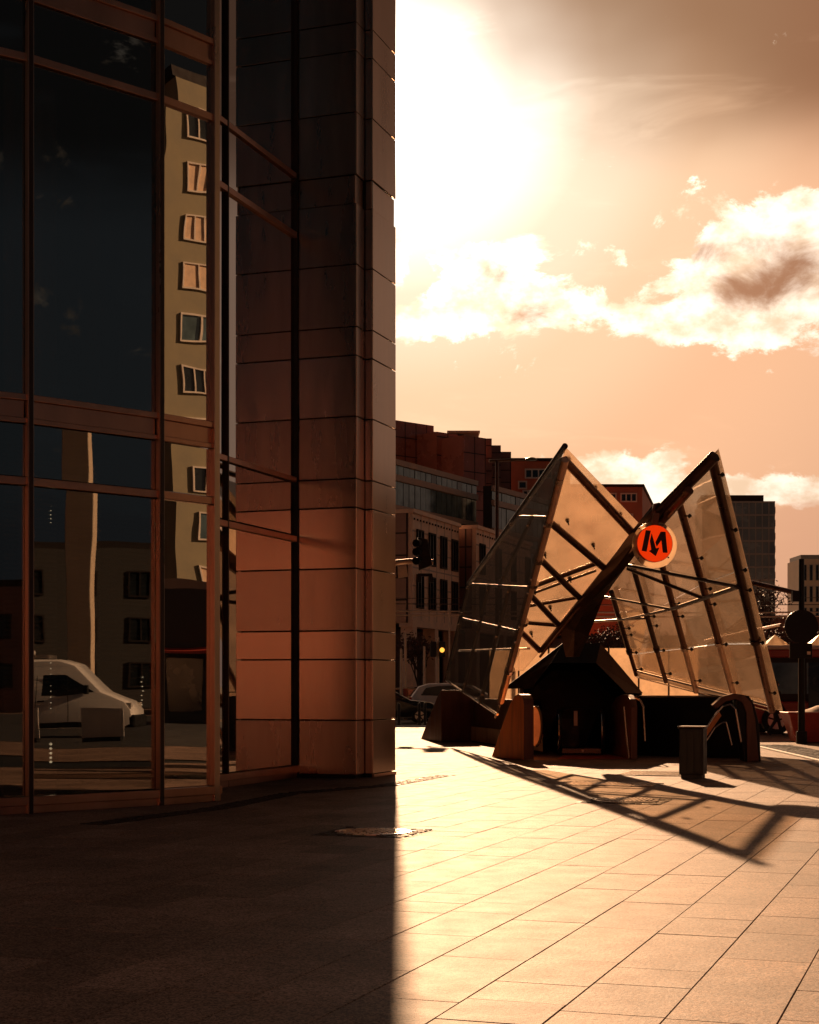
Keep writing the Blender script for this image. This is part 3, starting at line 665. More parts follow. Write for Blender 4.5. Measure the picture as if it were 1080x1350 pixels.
# middle cheek
aM, bM = G(832, 1001), G(803, 993)
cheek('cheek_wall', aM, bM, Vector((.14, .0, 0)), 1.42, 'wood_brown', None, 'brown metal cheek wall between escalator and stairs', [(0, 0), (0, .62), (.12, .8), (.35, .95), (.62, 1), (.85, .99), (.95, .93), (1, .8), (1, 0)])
am = Vector((aM.x, aM.y, 0))
MB().path([am+Vector((-.05, -.03, .02)), am+Vector((-.16, -.05, 1.15))], .016).build('trim', M['stainless'], met)
MB().path([am+Vector((.10, .1, 1.36)), am+Vector((.20, .0, 1.30)), am+Vector((.27, -.02, 1.15)), am+Vector((.31, -.02, .40))], .022).build('handrail', M['stainless'], met, smooth=True)
# parapet on the right
pa, pb = G(838, 996), G(985, 1000)
MB().obox(Vector((pa.x, pa.y, 0)), Vector((pb.x-pa.x, pb.y-pa.y, 0)), (0, .25, 0), UP*1.36).build('parapet', M['black_gloss'], met, bev=.01)
MB().obox(Vector((pa.x, pa.y-.03, 1.362)), Vector((pb.x-pa.x, pb.y-pa.y, 0)), (0, .31, 0), UP*.03).build('coping', M['stainless'], met)
MB().obox(Vector((pb.x, pb.y+.3, 0)), (-1.0, 9, 0), (.2, 0, 0), UP*1.3).build('parapet', M['black_gloss'], met)
aR, bR = G(1000, 1004), G(985, 999)
aR = Vector((aR.x, aR.y, 0))
prof = [(0, 0), (-.08, .9), (-.16, 1.25), (-.32, 1.42), (-.55, 1.45), (-.8, 1.38), (-1.0, 1.2), (-.92, 1.12), (-.72, 1.28), (-.5, 1.33), (-.36, 1.26), (-.27, 1.05), (-.25, 0)]
MB().prism([aR+Vector((x, x*.1-.05, z)) for x, z in prof], (.05, .5, 0)).build('newel', M['wood_brown'], met, bev=.01)
MB().prism([aR+Vector((x, x*.1, z)) for x, z in [(.06, 0), (.02, .8), (-.08, 1.2), (-.2, 1.4), (-.5, 1.44), (-.3, 0)]], (.0, .45, 0)).build('cheek_wall', M['black'], met, bev=.02)
MB().path([aR+Vector((-1.45, -.35, .30)), aR+Vector((-.98, -.25, .98)), aR+Vector((-.80, -.2, 1.18)), aR+Vector((-.62, -.18, 1.22)), aR+Vector((-.52, -.18, 1.12)), aR+Vector((-.40, -.18, .42))], .022).build('handrail', M['stainless'], met, smooth=True)
MB().path([aR+Vector((-1.40, -.35, .10)), aR+Vector((-.98, -.25, .72)), aR+Vector((-.84, -.2, .82)), aR+Vector((-.72, -.18, .85)), aR+Vector((-.60, -.18, .36))], .018).build('handrail', M['stainless'], met, smooth=True)
MB().obox(aR+Vector((-1.46, -.30, .12)), Vector((.62, .1, .86)), (.02, .02, .0), Vector((-.07, 0, .12))).build('stair_stringer', M['wood_warmlit'], met)
# red strip at the mouth of the escalator
o = MB().add([G(735, 1001)+UP*.006, G(830, 1001)+UP*.006, G(800, 994)+UP*.006, G(745, 994)+UP*.006], [(0, 1, 2, 3)]).build('floor_strip', M['red_floor'], met, label='reddish floor strip at the mouth of the escalator')
# escalator
ec = G(768, 996); ec = Vector((ec.x, ec.y, 0))
esc = thing('escalator', 'dark escalator with rounded black handrail ends under the steel hood', 'escalator', ec)
def newel_loop(x, side):
    pts = []
    for i in range(15):
        t = -math.pi*.42+i*math.pi*1.0/14; pts.append(ec+Vector((x, .55-.42*math.cos(t), .55+.42*math.sin(t)*1.15)))
    return pts
for x in (-.50, .50):
    loop = newel_loop(x, 0)
    MB().path(loop+[ec+Vector((x, 3.2, .2))], .045, 8).build('handrail', M['rubber'], esc, smooth=True)
    MB().prism([p+Vector((-.012, .02, 0)) for p in loop]+[ec+Vector((x-.012, 2.8, .2)), ec+Vector((x-.012, 2.8, -.02)), ec+Vector((x-.012, .3, -.02))], (.024, 0, 0)).build('balustrade', M['darkglass'], esc)
    MB().path([p+Vector((-.03, -.03, .01)) for p in loop[1:]], .018, 6).build('trim', M['stainless'], esc)
MB().path([ec+Vector((-.50, .4, 1.04)), ec+Vector((-.2, .38, 1.10)), ec+Vector((.2, .38, 1.10)), ec+Vector((.50, .4, 1.04))], .02, 6).build('portal_bar', M['black'], esc)
MB().box(ec+Vector((0, .7, .10)), (.90, 1.2, .12)).build('comb_plate', M['iron'], esc, bev=.01)
MB().box(ec+Vector((-.1, 1.9, .45)), (.42, .15, .7)).build('information_stand', M['black'], esc)
MB().box(ec+Vector((.0, 1.5, .83)), (.09, .02, .36)).build('notice_plate', M['bus_cream'], esc)
MB().box(ec+Vector((.02, .09, .10)), (.05, .01, .05)).build('notice_plate', M['bus_cream'], esc)
n2 = P(704, 960, 35.3); n2.z = 0
esc2 = thing('escalator', 'edge-on escalator newel with pale rounded end beside the orange cheek wall', 'escalator', n2)
pts = [n2+Vector((.15*math.sin(t)*.9+.02, .0, .72+.44*-math.cos(t))) for t in [i*math.pi/12 for i in range(13)]]
MB().prism(pts+[n2+Vector((-.02, 0, 1.14)), n2+Vector((-.02, 0, .3))], (.02, .9, 0)).build('balustrade', M['tile'], esc2)
MB().path([p+Vector((.02, -.02, 0)) for p in pts], .03, 6).build('handrail', M['rubber'], esc2, smooth=True)
# metro sign
sc_ = P(863.5, 716.5, 31.9)
sg = thing('metro_sign', 'round orange metro sign with dark red M and arrow hung on the steel mast', 'sign', sc_)
yaw = Matrix.Rotation(R(10), 3, 'Z')
def disc(r, y0, y1, n=48, c=(0, 0)):
    return [sc_+yaw@Vector((c[0]+r*math.cos(2*math.pi*i/n), y0, c[1]+r*math.sin(2*math.pi*i/n))) for i in range(n)], yaw@Vector((0, y1-y0, 0))
Rr = .375
p_, t_ = disc(Rr, 0, .11); MB().prism(p_, t_).build('rim', M['sign_rim'], sg)
p_, t_ = disc(Rr-.01, -.006, .004); MB().prism(p_, t_).build('face', M['sign_orange'], sg)
p_, t_ = disc(.47, .14, .16, c=(.045, -.015)); MB().prism(p_, t_).build('backing_disc', M['frost'], sg)
for poly in ([(425, 395), (490, 400), (435, 665), (370, 655)], [(502, 430), (478, 530), (497, 640), (463, 655), (555, 720), (603, 610), (558, 622), (540, 560)],
             [(620, 410), (683, 412), (710, 675), (648, 675), (628, 520), (567, 600), (550, 545)]):
    pts = [sc_+yaw@Vector(((x-545)/235*Rr, -.012, -(y-560)/235*Rr)) for x, y in poly]
    MB().prism(pts, yaw@Vector((0, .004, 0))).build('letter_m', M['sign_m'], sg)
for a in (0.9, 2.3, 3.9, 5.6): MB().tube(sc_+yaw@Vector((.42*math.cos(a), .16, .42*math.sin(a))), sc_+yaw@Vector((.42*math.cos(a), .115, .42*math.sin(a))), .018, 8).build('bolt', M['stainless'], sg)
MB().obox(sc_+Vector((-.06, .10, .2)), (.12, 0, 0), (0, .25, 0), (.05, 0, .42)).build('bracket', M['steel'], sg)

# pale screen behind the entrance
scr = thing('glass_screen', 'pale frosted glass screen standing behind the metro entrance', 'screen', (6, 52, 0))
for i in range(7):
    x = 2.6+i*.98
    MB().obox((x, 52, .1), (.95, 0, 0), (0, .02, 0), (0, 0, 2.75)).build('screen_panel', M['frost'], scr)
    MB().tube((x-.015, 52, 0), (x-.015, 52, 2.9), .03, 8).build('post', M['steel'], scr)
# ------------------------------------------------------------------ bin
bc = G(917, 1027); bc = Vector((bc.x, bc.y+.23, 0))
bn = thing('litter_bin', 'square black litter bin standing on the sunlit paving', 'bin', bc)
rz = -TH
MB().box(bc+UP*.47, (.42, .42, .80), rz).build('body', M['black'], bn, bev=.012); MB().box(bc+UP*.035, (.36, .36, .07), rz).build('base', M['gasket'], bn)
MB().box(bc+UP*.895, (.46, .46, .03), rz).build('lid', M['iron'], bn, bev=.008)
for s_ in (-.12, 0, .12): MB().box(bc+Matrix.Rotation(rz, 3, 'Z')@Vector((s_, -.214, 0))+UP*.47, (.09, .006, .68), rz).build('panel', M['black_gloss'], bn)

# ------------------------------------------------------------------ distant buildings
def dirn(th): return Vector((math.sin(th), math.cos(th), 0))
_wcache = {}
def window(name, o, d, n, w, h, parent, fm, pm, split=1, fw=.09):
    """one window: frame proud of the wall, pane as its sub-part"""
    key = (round(w, 2), round(h, 2), fm, pm, split, round(d.x, 3), fw)
    if key not in _wcache:
        f = MB(); f.obox(-d*w/2, d*w, n*.12, UP*fw); f.obox(-d*w/2+UP*(h-fw), d*w, n*.12, UP*fw)
        for i in range(split+1): f.obox(-d*w/2+d*((w-fw)*i/split)+UP*(fw+.002), d*fw, n*.119, UP*(h-2*fw-.004))
        p = MB(); p.obox(-d*(w/2-.01)+UP*.01, d*(w-.02), n*.04, UP*(h-.02))
        fo = f.build(name, M[fm], parent, local=True); po = p.build('pane', M[pm], fo, local=True); _wcache[key] = (fo.data, po.data); a, b = fo, po
    else:
        dm, dp = _wcache[key]
        a = bpy.data.objects.new(name, dm); COL.objects.link(a); a.parent = parent; b = bpy.data.objects.new('pane', dp); COL.objects.link(b); b.parent = a
    a.location = Vector(o)-parent.location
    return a
def grid_lines(o, d, n, w, h, dx, dz, parent, m='joint'):
    mb = MB(); k = int(w/dx)
    for i in range(1, k+1): mb.obox(o+d*(i*dx), d*.10, n*.012, UP*h)
    for i in range(1, int(h/dz)+1): mb.obox(o+UP*(i*dz), d*w, n*.010, UP*.10)
    mb.build('panel_joints', M[m], parent, kind='stuff')
# warm stone block with windows and colonnade, and its twin
def stone_block(px0, px1, Z0, label, shade_w, nwin):
    p = XY(px0, Z0); th = R(19.3); q = seg(p, th, px1); d = dirn(th); n = nrm_out(p, q); w = (q-p).length; e = Vector((d.y, -d.x, 0)); H = 12.5
    b = thing('stone_building', label, 'building', p, 'stone fronted blocks along the street')
    base = 5.6
    MB().obox(p-e*12+UP*base, d*w, e*12, UP*(H-base)).build('wall', M['sandstone'], b)
    MB().obox(p-e*(shade_w)+UP*base-d*.05, e*(shade_w-.3), d*.05, UP*(H-base)).build('shaded_end_wall', M['granite_and_shade'], b)  # end wall and its columns: shade put into a darker cladding colour
    grid_lines(p-e*shade_w+UP*base-d*.06, e, -d, shade_w-.3, H-base, 1.4, 1.4, b)
    grid_lines(p+UP*base+n*.0, d, n, w, H-base, 1.6, 1.15, b, 'bandstone')
    MB().obox(p-e*12-d*.1+UP*H, d*(w+.2), e*12.15, UP*.25).build('parapet', M['sandstone'], b)
    MB().obox(p-e*12+UP*-.01, d*w, e*10.4, UP*base).build('ground_floor', M['cityglass2'], b)
    nc = 3
    for i in range(nc): MB().obox(p+d*(.15+(w-.95)*i/(nc-1))-e*.85, d*.75, e*.83, UP*base).build('column', M['sandstone'], b)
    for i in range(3): MB().obox(p-e*(2.5+i*3.2)-d*.03, e*.7, d*.6, UP*base).build('column', M['granite_and_shade'], b)
    MB().obox(p+UP*(base-.25)-e*.9-d*.02, d*(w+.04), e*.94, UP*.45).build('lintel', M['sandstone'], b)
    for r_, z in enumerate((6.55, 9.4)):
        for i in range(nwin): window('window', p+d*(1.35+(w-2.4)*i/(nwin-1))+n*.0+UP*z, d, n, 1.25, 2.15, b, 'joint', 'cityglass2', 2)
    mb = MB()
    for i in range(int(w/.6)): mb.box(p+d*(i*.6+.3)+n*.02+UP*(H-.35), (.12, .12, .12))
    mb.build('spot_lights', M['joint'], b, kind='stuff')
    return b
stone_block(544, 605, 100, 'warm stone block with two rows of dark windows and a colonnade, nearest the office pier', 3.2, 4)
stone_block(628, 700, 110, 'second warm stone block rising behind the smoked glass wing', 3.6, 4)
# glass fronted building behind them
def glass_block(px0, px1, Z0, H, th, label):
    p = XY(px0, Z0); q = seg(p, th, px1); d = dirn(th); n = nrm_out(p, q); w = (q-p).length; e = -n
    b = thing('glass_building', label, 'building', p)
    MB().obox(p, d*w, e*.8, UP*H).build('wall', M['joint'], b)
    z = H; k = 0
    for (hb, hg) in ((.45, .8), (.5, 2.0), (.4, .75), (.4, 2.0), (.4, .8), (.4, 2.0), (.4, .8), (.4, 2.0)):
        z -= hb
        if z < 1: break
        MB().obox(p+UP*z, d*w, n*.25, UP*hb).build('stone_band', M['bandstone'], b)
        z -= hg; nn = max(3, int(w/1.0))
        if z < 1: break
        for i in range(nn):
            c = random.random(); m = 'cityglass' if c < .8 else 'cityglass2'
            MB().obox(p+d*(w*i/nn+.05)+UP*(z+.05), d*(w/nn-.1), n*(.04+random.random()*.06), UP*(hg-.1)).build('pane', M[m], b)
            if k in (2, 3) and .18 < i/nn < .72 and Z0 < 140 and random.random() < .8:
                ch = hg*random.uniform(.35, .95); zz = z+.1
                MB().obox(p+d*(w*i/nn+.15)+UP*zz, d*(w/nn-random.uniform(.25, .5)), n*.13, UP*min(ch, hg-.15)).build('blind_glint', M['curtain_glint'], b)  # cream strips stand in for sun glints reflected in the windows
        k += 1
    return b
glass_block(500, 627.5, 128, 1.6+(HY-600)*128/F, R(27.5), 'long blue glass fronted building with brown stone bands above the stone block')
glass_block(648, 735, 140, 1.6+(HY-640)*140/F, R(27.5), 'shorter blue glass fronted building showing right of the granite shaft')
# stepped red granite masses
gr = thing('granite_building', 'stepped dark red granite tower blocks rising on the left against the sky', 'building', XY(560, 165))
for i, (x0, x1, yt, Z, m) in enumerate(((490, 572, 549, 160, 'redgranite'), (572, 576.5, 569, 166, 'joint'), (576, 605.5, 569, 162, 'redgranite'), (605, 612, 572, 170, 'joint'), (611.5, 641, 573.5, 160, 'redgranite'))):
    p = XY(x0, Z); th = R(47.7); q = seg(p, th, x1); d = dirn(th); n = nrm_out(p, q); w = (q-p).length; H = 1.6+(HY-yt)*Z/F
    MB().obox(p, d*w, -n*14, UP*H).build('block', M[m], gr)
    if m != 'joint': grid_lines(p+UP*8, d, n, w, H-8, 1.5, 1.9, gr)
for (x0, x1, yt, Z) in ((641, 648.5, 578, 163), (648.2, 660.5, 587, 168), (660.2, 674, 595.5, 172)):
    H = 1.6+(HY-yt)*Z/F; p, q = XY(x0, Z), XY(x1, Z); d = (q-p).normalized(); n = nrm_out(p, q)
    MB().obox(p, d*(q-p).length, -n*12, UP*H).build('block', M['granite_and_shade'], gr); grid_lines(p+UP*8, d, n, (q-p).length, H-8, 1.0, 1.3, gr)
p = XY(592, 175); H = 1.6+(HY-566)*175/F
MB().obox(p+UP*(H-3), (3.2, 0, 0), (0, 4, 0), UP*2.6).build('plant_room', M['bandstone'], gr); MB().obox(p+UP*(H-.4)+Vector((-.2, -.3, 0)), (3.6, 0, 0), (0, 4.4, 0), UP*.22).build('plant_room_roof', M['sandstone'], gr)
# red brick houses
def brick_house(px0, px1, ytop, Z, depth, label, wins, m, side=0, spx=None):
    p, q = XY(px0, Z), XY(px1, Z); H = 1.6+(HY-ytop)*Z/F; w = (q-p).length
    b = thing('brick_building', label, 'building', p)
    MB().obox(p, q-p, (side, depth, 0), UP*H).build('wall', M[m], b)
    MB().obox(p+UP*(H+.002)+Vector((-.2, -.2, 0)), (w+.4, 0, 0), (side, depth+.4, 0), UP*.35).build('roof', M['joint'], b)
    for (x, y, wp, hp, sp_) in wins:
        o = P(x, y, Z-.001); window('window', o, Vector((1, 0, 0)), Vector((0, -1, 0)), wp*Z/F, hp*Z/F, b, 'wframe', 'cityglass2', sp_, .16)
    return b
brick_house(664, 752, 608, 185, 12, 'red brick apartment house left of the left glass peak', [(710, 631, 36, 13, 4), (689, 645, 12, 11, 1), (699, 655, 20, 9, 3), (742, 634, 20, 12, 2)], 'brickred')
b2 = brick_house(752, 847, 642, 205, 26, 'darker red brick building seen between the two glass peaks', [(829, 662, 22, 12, 3), (808, 662, 10, 12, 1), (786, 662, 22, 12, 3), (768, 662, 10, 12, 2), (829, 686, 12, 9, 1), (790, 690, 22, 12, 3)], 'brickred2', 5.5)
# glass tower on the right
tz = 300; tw0, tw1 = XY(926, tz), XY(1022, tz); TH_ = 1.6+(HY-661)*tz/F
tw = thing('glass_tower', 'blue grey glass office tower right of the right wing', 'tower', XY(975, tz))
MB().obox(tw0, tw1-tw0, (1.2, 14, 0), UP*TH_).build('wall', M['tower'], tw)
MB().obox(tw0+UP*TH_+Vector((0, 1, 0)), (tw1-tw0)*.86, (1, 10, 0), UP*1.3).build('plant_room', M['joint'], tw)
nf = 14
for i in range(nf):
    z = TH_-.25-i*2.45
    if z > 2: MB().obox(tw0+UP*z+Vector((0, -.15, 0)), tw1-tw0, (0, .15, 0), UP*.28).build('floor_band', M['towerband'], tw)
mb = MB()
for i in range(1, 11): mb.obox(tw0+(tw1-tw0)*(i/11)+Vector((0, -.10, 0)), (.16, 0, 0), (0, .1, 0), UP*TH_)
mb.build('mullions', M['towerband'], tw, kind='stuff')
for i in range(12): MB().obox(tw1+UP*(TH_-2.2-i*2.45)+Vector((.05, 0, 0)), (.55, 3, 0), (.05, 0, 0), UP*1.2).build('balcony', M['sandstone'], tw)
# pale office on the far right
pz = 340; p = XY(1056, pz); Hh = 1.6+(HY-737)*pz/F
po = thing('office_block', 'pale far office block with tall narrow windows at the right edge', 'building', p)
MB().obox(p, (16, 0, 0), (0, 12, 0), UP*Hh).build('wall', M['pale'], po); MB().obox(p+UP*Hh, (16, 0, 0), (0, 10, 0), UP*.9).build('roof', M['towerband'], po)
for r_ in range(5):
    for i in range(11): window('window', p+Vector((.9+i*1.3, 0, Hh-4.6-r_*4.6)), Vector((1, 0, 0)), Vector((0, -1, 0)), .7, 3.4, po, 'towerband', 'cityglass2', 1, .08)
# low terraces closing the street
for (x0, x1, yt, Z, m, lb) in ((700, 940, 842, 150, 'granite_and_shade', 'long low dark building closing the street behind the entrance'), (930, 1200, 815, 170, 'brickred2', 'low brick row behind the bare trees on the right'), (1180, 1500, 760, 200, 'sandstone', 'row of stone houses beyond the right edge'), (430, 560, 800, 200, 'granite_and_shade', 'dark building at the end of the street behind the pier')):
    p, q = XY(x0, Z), XY(x1, Z); b = thing('street_building', lb, 'building', p); H = 1.6+(HY-yt)*Z/F
    MB().obox(p, q-p, (0, 12, 0), UP*H).build('wall', M[m], b); MB().obox(p+UP*H+Vector((-.2, -.2, 0)), q-p+Vector((.4, 0, 0)), (0, 12.4, 0), UP*.3).build('roof', M['joint'], b)
    k = int((q-p).length/3)
    for i in range(k):
        for z in [1.6+3*j for j in range(int((H-2)/3))]: window('window', p+Vector((1.5+i*3, 0, z)), Vector((1, 0, 0)), Vector((0, -1, 0)), 1.4, 1.6, b, 'joint', 'cityglass2', 2, .08)

# ------------------------------------------------------------------ things seen only as reflections in the office glass
def rp(pt, a, n): return reflect(pt, a, n)
ap0 = rp(XY(222, 88), c1, nC); ap1 = rp(XY(420, 88), c1, nC); print('apt', ap0, ap1)
dd = (ap1-ap0).normalized(); dd = (Matrix.Rotation(R(-34), 3, 'Z')@dd); nn = Vector((dd.y, -dd.x, 0)); nn = nn if nn.x < 0 else -nn
apt = thing('apartment_block', 'ochre slab block of flats seen mirrored in the narrow corner pane', 'building', ap0)
HA = 35
MB().obox(ap0, dd*26, -nn*11, UP*HA).build('wall', M['ochre'], apt); MB().obox(ap0+UP*HA-dd*.2, dd*26.4, -nn*11, UP*.6).build('parapet', M['joint'], apt)
for fl in range(12):
    for i in range(7): window('window', ap0+dd*(2.3+i*3.6)+nn*.0+UP*(1.2+fl*2.8), dd, nn, 2.1, 1.5, apt, 'wframe', random.choice(('cityglass2', 'cityglass2', 'cityglass', 'curtain_glint')), random.choice((2, 2, 3)), .09)
# street houses behind the camera, sunlit, mirrored in the bays and the panels
for j, (x0, y0, x1, y1, H, m, lb) in enumerate(((-150, -38, -40, -76, 24, 'sandstone', 'sandstone street front mirrored in the bronze panels'), (-18, -78, 30, -74, 16, 'brickred', 'red brick street front across the square behind'),
        (60, -62, 88, -22, 9, 'granite_and_shade', 'low dark stone street front mirrored low in the wide glass bay'), (90, -14, 96, 6, 12, 'interior', 'dark brick street front mirrored beside the van'))):
    p, q = Vector((x0, y0, 0)), Vector((x1, y1, 0)); d = (q-p).normalized(); n = nrm_out(p, q); b = thing('street_building', lb, 'building', p)
    MB().obox(p, q-p, -n*12, UP*H).build('wall', M[m], b); MB().obox(p+UP*H, q-p, -n*12, UP*.5).build('parapet', M['joint'], b)
    for i in range(int((q-p).length/4)):
        for z in [1.6+3.4*k for k in range(int(H/3.4))]: window('window', p+d*(2+i*4)+UP*z, d, n, 1.8, 1.9, b, 'wframe' if j < 2 else 'joint', 'cityglass2', 2, .12)

# ------------------------------------------------------------------ vehicles
def wheel(mbp, x, y, r, parent, w=.2):
    o = MB().tube((x, y-w/2, r), (x, y+w/2, r), r, 24).build('wheel', M['tyre'], parent, local=True, bev=.02)
    s_ = 1 if y > 0 else -1
    MB().tube((x, y+s_*(w/2-.02), r), (x, y+s_*(w/2+.005), r), r*.62, 20).build('rim', M['alloy'], o, local=True)
    mb = MB()
    for k in range(5):
        a = k*2*math.pi/5+.3; mb.tube((x, y+s_*(w/2+.008), r), (x+r*.6*math.cos(a), y+s_*(w/2+.008), r+r*.6*math.sin(a)), .03, 5)
    mb.build('spokes', M['tyre'], o, local=True)
def loft_body(prof, W, parent, m, name='body', inset=None):
    """side profile (x, z) lofted across the width with rounded, tucked-in sides"""
    st = [(-1, .0, .90), (-.97, .5, .97), (-.86, 1, 1), (.86, 1, 1), (.97, .5, .97), (1, .0, .90)]
    cx = sum(p[0] for p in prof)/len(prof); zt = max(p[1] for p in prof); zb = min(p[1] for p in prof); n = len(prof); vs = []
    for (f, _, sc) in st:
        for (x, z) in prof:
            k = (z-zb)/(zt-zb); yy = f*W/2*(1-(inset or .0)*max(0, k-.45)/.55); vs.append((cx+(x-cx)*sc, yy, zb+(z-zb)*(sc if z > zb+.05 else 1)))
    fs = [tuple(range(n)), tuple(range((len(st)-1)*n, len(st)*n))[::-1]]
    for s_ in range(len(st)-1): fs += [(s_*n+i, (s_+1)*n+i, (s_+1)*n+(i+1) % n, s_*n+(i+1) % n) for i in range(n)]
    o = MB().add(vs, fs).build(name, M[m], parent, local=True)
    bm = bmesh.new(); bm.from_mesh(o.data); bmesh.ops.recalc_face_normals(bm, faces=bm.faces); bm.to_mesh(o.data); bm.free()
    o.data.polygons.foreach_set('use_smooth', [True]*len(o.data.polygons)); o.data.set_sharp_from_angle(angle=R(35))
    return o
def side_glass(pts, W, y, parent, name='side_window', m='carglass'):
    for s_ in (-1, 1): MB().prism([(x, s_*y, z) for x, z in pts] if s_ > 0 else [(x, s_*y, z) for x, z in pts], (0, s_*.015, 0)).build(name, M[m], parent, local=True)
def car(kind, paint, label, loc, rz=0, group='cars standing along the far side of the street'):
    c = thing('parked_car', label, 'car', loc, group, rz)
    if kind == 'hatch':
        prof = [(-2.05, .35), (-2.1, .75), (-2.0, 1.02), (-1.75, 1.38), (-1.35, 1.50), (-.3, 1.52), (.35, 1.42), (1.05, 1.02), (1.75, .92), (2.08, .72), (2.1, .35), (1.75, .22), (-1.75, .22)]
        gl = [(-1.62, 1.05), (-1.42, 1.33), (-.95, 1.40), (-.3, 1.42), (.28, 1.33), (.82, 1.02), (.0, .98)]
    else:
        prof = [(-2.25, .35), (-2.28, .8), (-2.1, .95), (-1.55, 1.0), (-.95, 1.38), (-.35, 1.44), (.3, 1.38), (1.05, .98), (1.9, .88), (2.25, .68), (2.27, .35), (1.9, .22), (-1.9, .22)]
        gl = [(-1.35, 1.03), (-.88, 1.30), (-.32, 1.36), (.25, 1.30), (.82, 1.0)]
    loft_body(prof, 1.76, c, paint, inset=.18)
    side_glass(gl, 1.76, .795, c)
    for x in ((-1.3, 1.3) if kind == 'hatch' else (-1.4, 1.4)):
        for y in (-.80, .80): wheel(None, x, y, .32, c)
    xe = prof[1][0]
    for y in (-.72, .72):
        MB().box((xe+.12, y, .88), (.22, .2, .16)).build('tail_light', M['tail'], c, local=True, bev=.02)
        MB().box((-xe-.2, y, .74), (.3, .22, .14)).build('headlight', M['headlamp'], c, local=True, bev=.02)
    for y in (-.9, .9): MB().box((.72, y, 1.0), (.14, .16, .12)).build('mirror', M[paint], c, local=True, bev=.03)
    MB().obox((-.1, -.7, 1.47), (.01, 1.4, 0), (.45, 0, -.04), (0, 0, .01)).build('roof_trim', M['carglass'], c, local=True)
    return c
def at(px, Z, z=0): return XY(px, Z, z)
car('hatch', 'white_paint', 'white hatchback half hidden behind the dark brown cheek wall', at(612, 78, -.13), R(-6)).scale = (1.25,)*3
car('sedan', 'dark_paint', 'dark saloon in front of the others at the edge of the office pier', at(508, 75, -.13), R(3)).scale = (1.12,)*3
car('sedan', 'amber_paint', 'beige saloon behind the dark one, with a light pole before it', at(543, 90, -.13), R(0)).scale = (1.18,)*3
car('hatch', 'dark_paint', 'black hatchback behind the white hatchback', at(586, 93, -.13), R(0)).scale = (1.15,)*3
car('sedan', 'white_paint', 'white saloon next to the office pier in the second row', at(500, 84, -.13), R(0)).scale = (1.15,)*3
# van mirrored in the wide bay
vf = rp(XY(182, 52), b1, nB); vr = rp(XY(46, 52), b1, nB); vd = (vf-vr).normalized(); vc = vf-vd*2.75
van = thing('van', 'white high-roof van seen mirrored in the wide bay of office glass', 'van', (vc.x, vc.y, -.0), None, math.atan2(vd.y, vd.x))
vprof = [(-2.75, .4), (-2.75, 2.3), (-2.6, 2.5), (.3, 2.52), (.85, 2.35), (1.75, 1.45), (2.5, 1.15), (2.72, .85), (2.75, .4), (2.4, .28), (-2.5, .28)]
loft_body(vprof, 2.0, van, 'white_paint', inset=.1)
side_glass([(-2.5, 1.35), (-2.5, 2.0), (-.55, 2.0), (-.55, 1.35)], 2, .965, van); side_glass([(-.25, 1.30), (-.22, 2.0), (.55, 2.0), (1.5, 1.42), (.35, 1.28)], 2, .965, van)
for x in (-1.75, 1.75):
    for y in (-.92, .92): wheel(None, x, y, .36, van)
MB().box((-1.2, 0, 2.62), (2.2, 1.2, .12)).build('roof_rack', M['alloy'], van, local=True); MB().box((-.9, 0, 2.75), (.3, .3, .12)).build('beacon', M['headlamp'], van, local=True)
for y in (-.8, .8): MB().box((2.45, y, 1.0), (.4, .3, .2)).build('headlight', M['headlamp'], van, local=True)
MB().obox((2.35, -.98, .28), (.45, 0, 0), (0, 1.96, 0), (0, 0, .42)).build('bumper', M['black'], van, local=True, bev=.08)
MB().obox((-2.7, -1.012, .30), (5.1, 0, 0), (0, 2.024, 0), (0, 0, .16)).build('side_trim', M['black'], van, local=True)
for s_ in (-1, 1):
    for x in (-.42, .62): MB().obox((x, s_*1.004-.004, .48), (.02, 0, 0), (0, .008, 0), (0, 0, 1.5)).build('door_seam', M['gasket'], van, local=True)
    MB().box((-.25, s_*1.02, 1.12), (.2, .04, .05)).build('door_handle', M['black'], van, local=True); MB().box((1.25, s_*1.12, 1.5), (.16, .22, .3)).build('mirror', M['black'], van, local=True, bev=.03)
pyl = rp(XY(106, 62), b1, nB); t = thing('concrete_pylon', 'tall pale concrete pylon mirrored above the van in the wide bay', 'pillar', (pyl.x, pyl.y, 0))
MB().prism([pyl+Vector(q) for q in ((-.3, -.5, 0), (.3, -.5, 0), (.3, .5, 0), (-.3, .5, 0))], (.15, -.1, 11.5)).build('shaft', M['pale'], t, bev=.04); MB().box(pyl+UP*.2, (1.0, 1.4, .4)).build('base', M['kerb'], t)
k0 = rp(XY(196, 66), c1, nC); k1 = rp(XY(330, 66), c1, nC); kd = (k1-k0).normalized(); kn = Vector((kd.y, -kd.x, 0)); kn = kn if kn.x < 0 else -kn
pav = thing('shop_pavilion', 'dark flat-roofed shop pavilion with an orange awning mirrored low in the corner pane', 'building', k0)
MB().obox(k0, kd*6, -kn*6, UP*5.6).build('wall', M['interior'], pav); MB().obox(k0+UP*5.6-kd*.2, kd*6.4, -kn*6, UP*.35).build('roof', M['bandstone'], pav)
for i in range(3): MB().obox(k0+kd*(.3+i*1.9)+kn*.0+UP*.5, kd*1.6, kn*.06, UP*2.3).build('shop_window', M['cityglass2'], pav)
MB().obox(k0+kd*.1+UP*3.15, kd*3.6, kn*1.1-UP*.15, UP*.12).build('awning', M['skip_red'], pav)
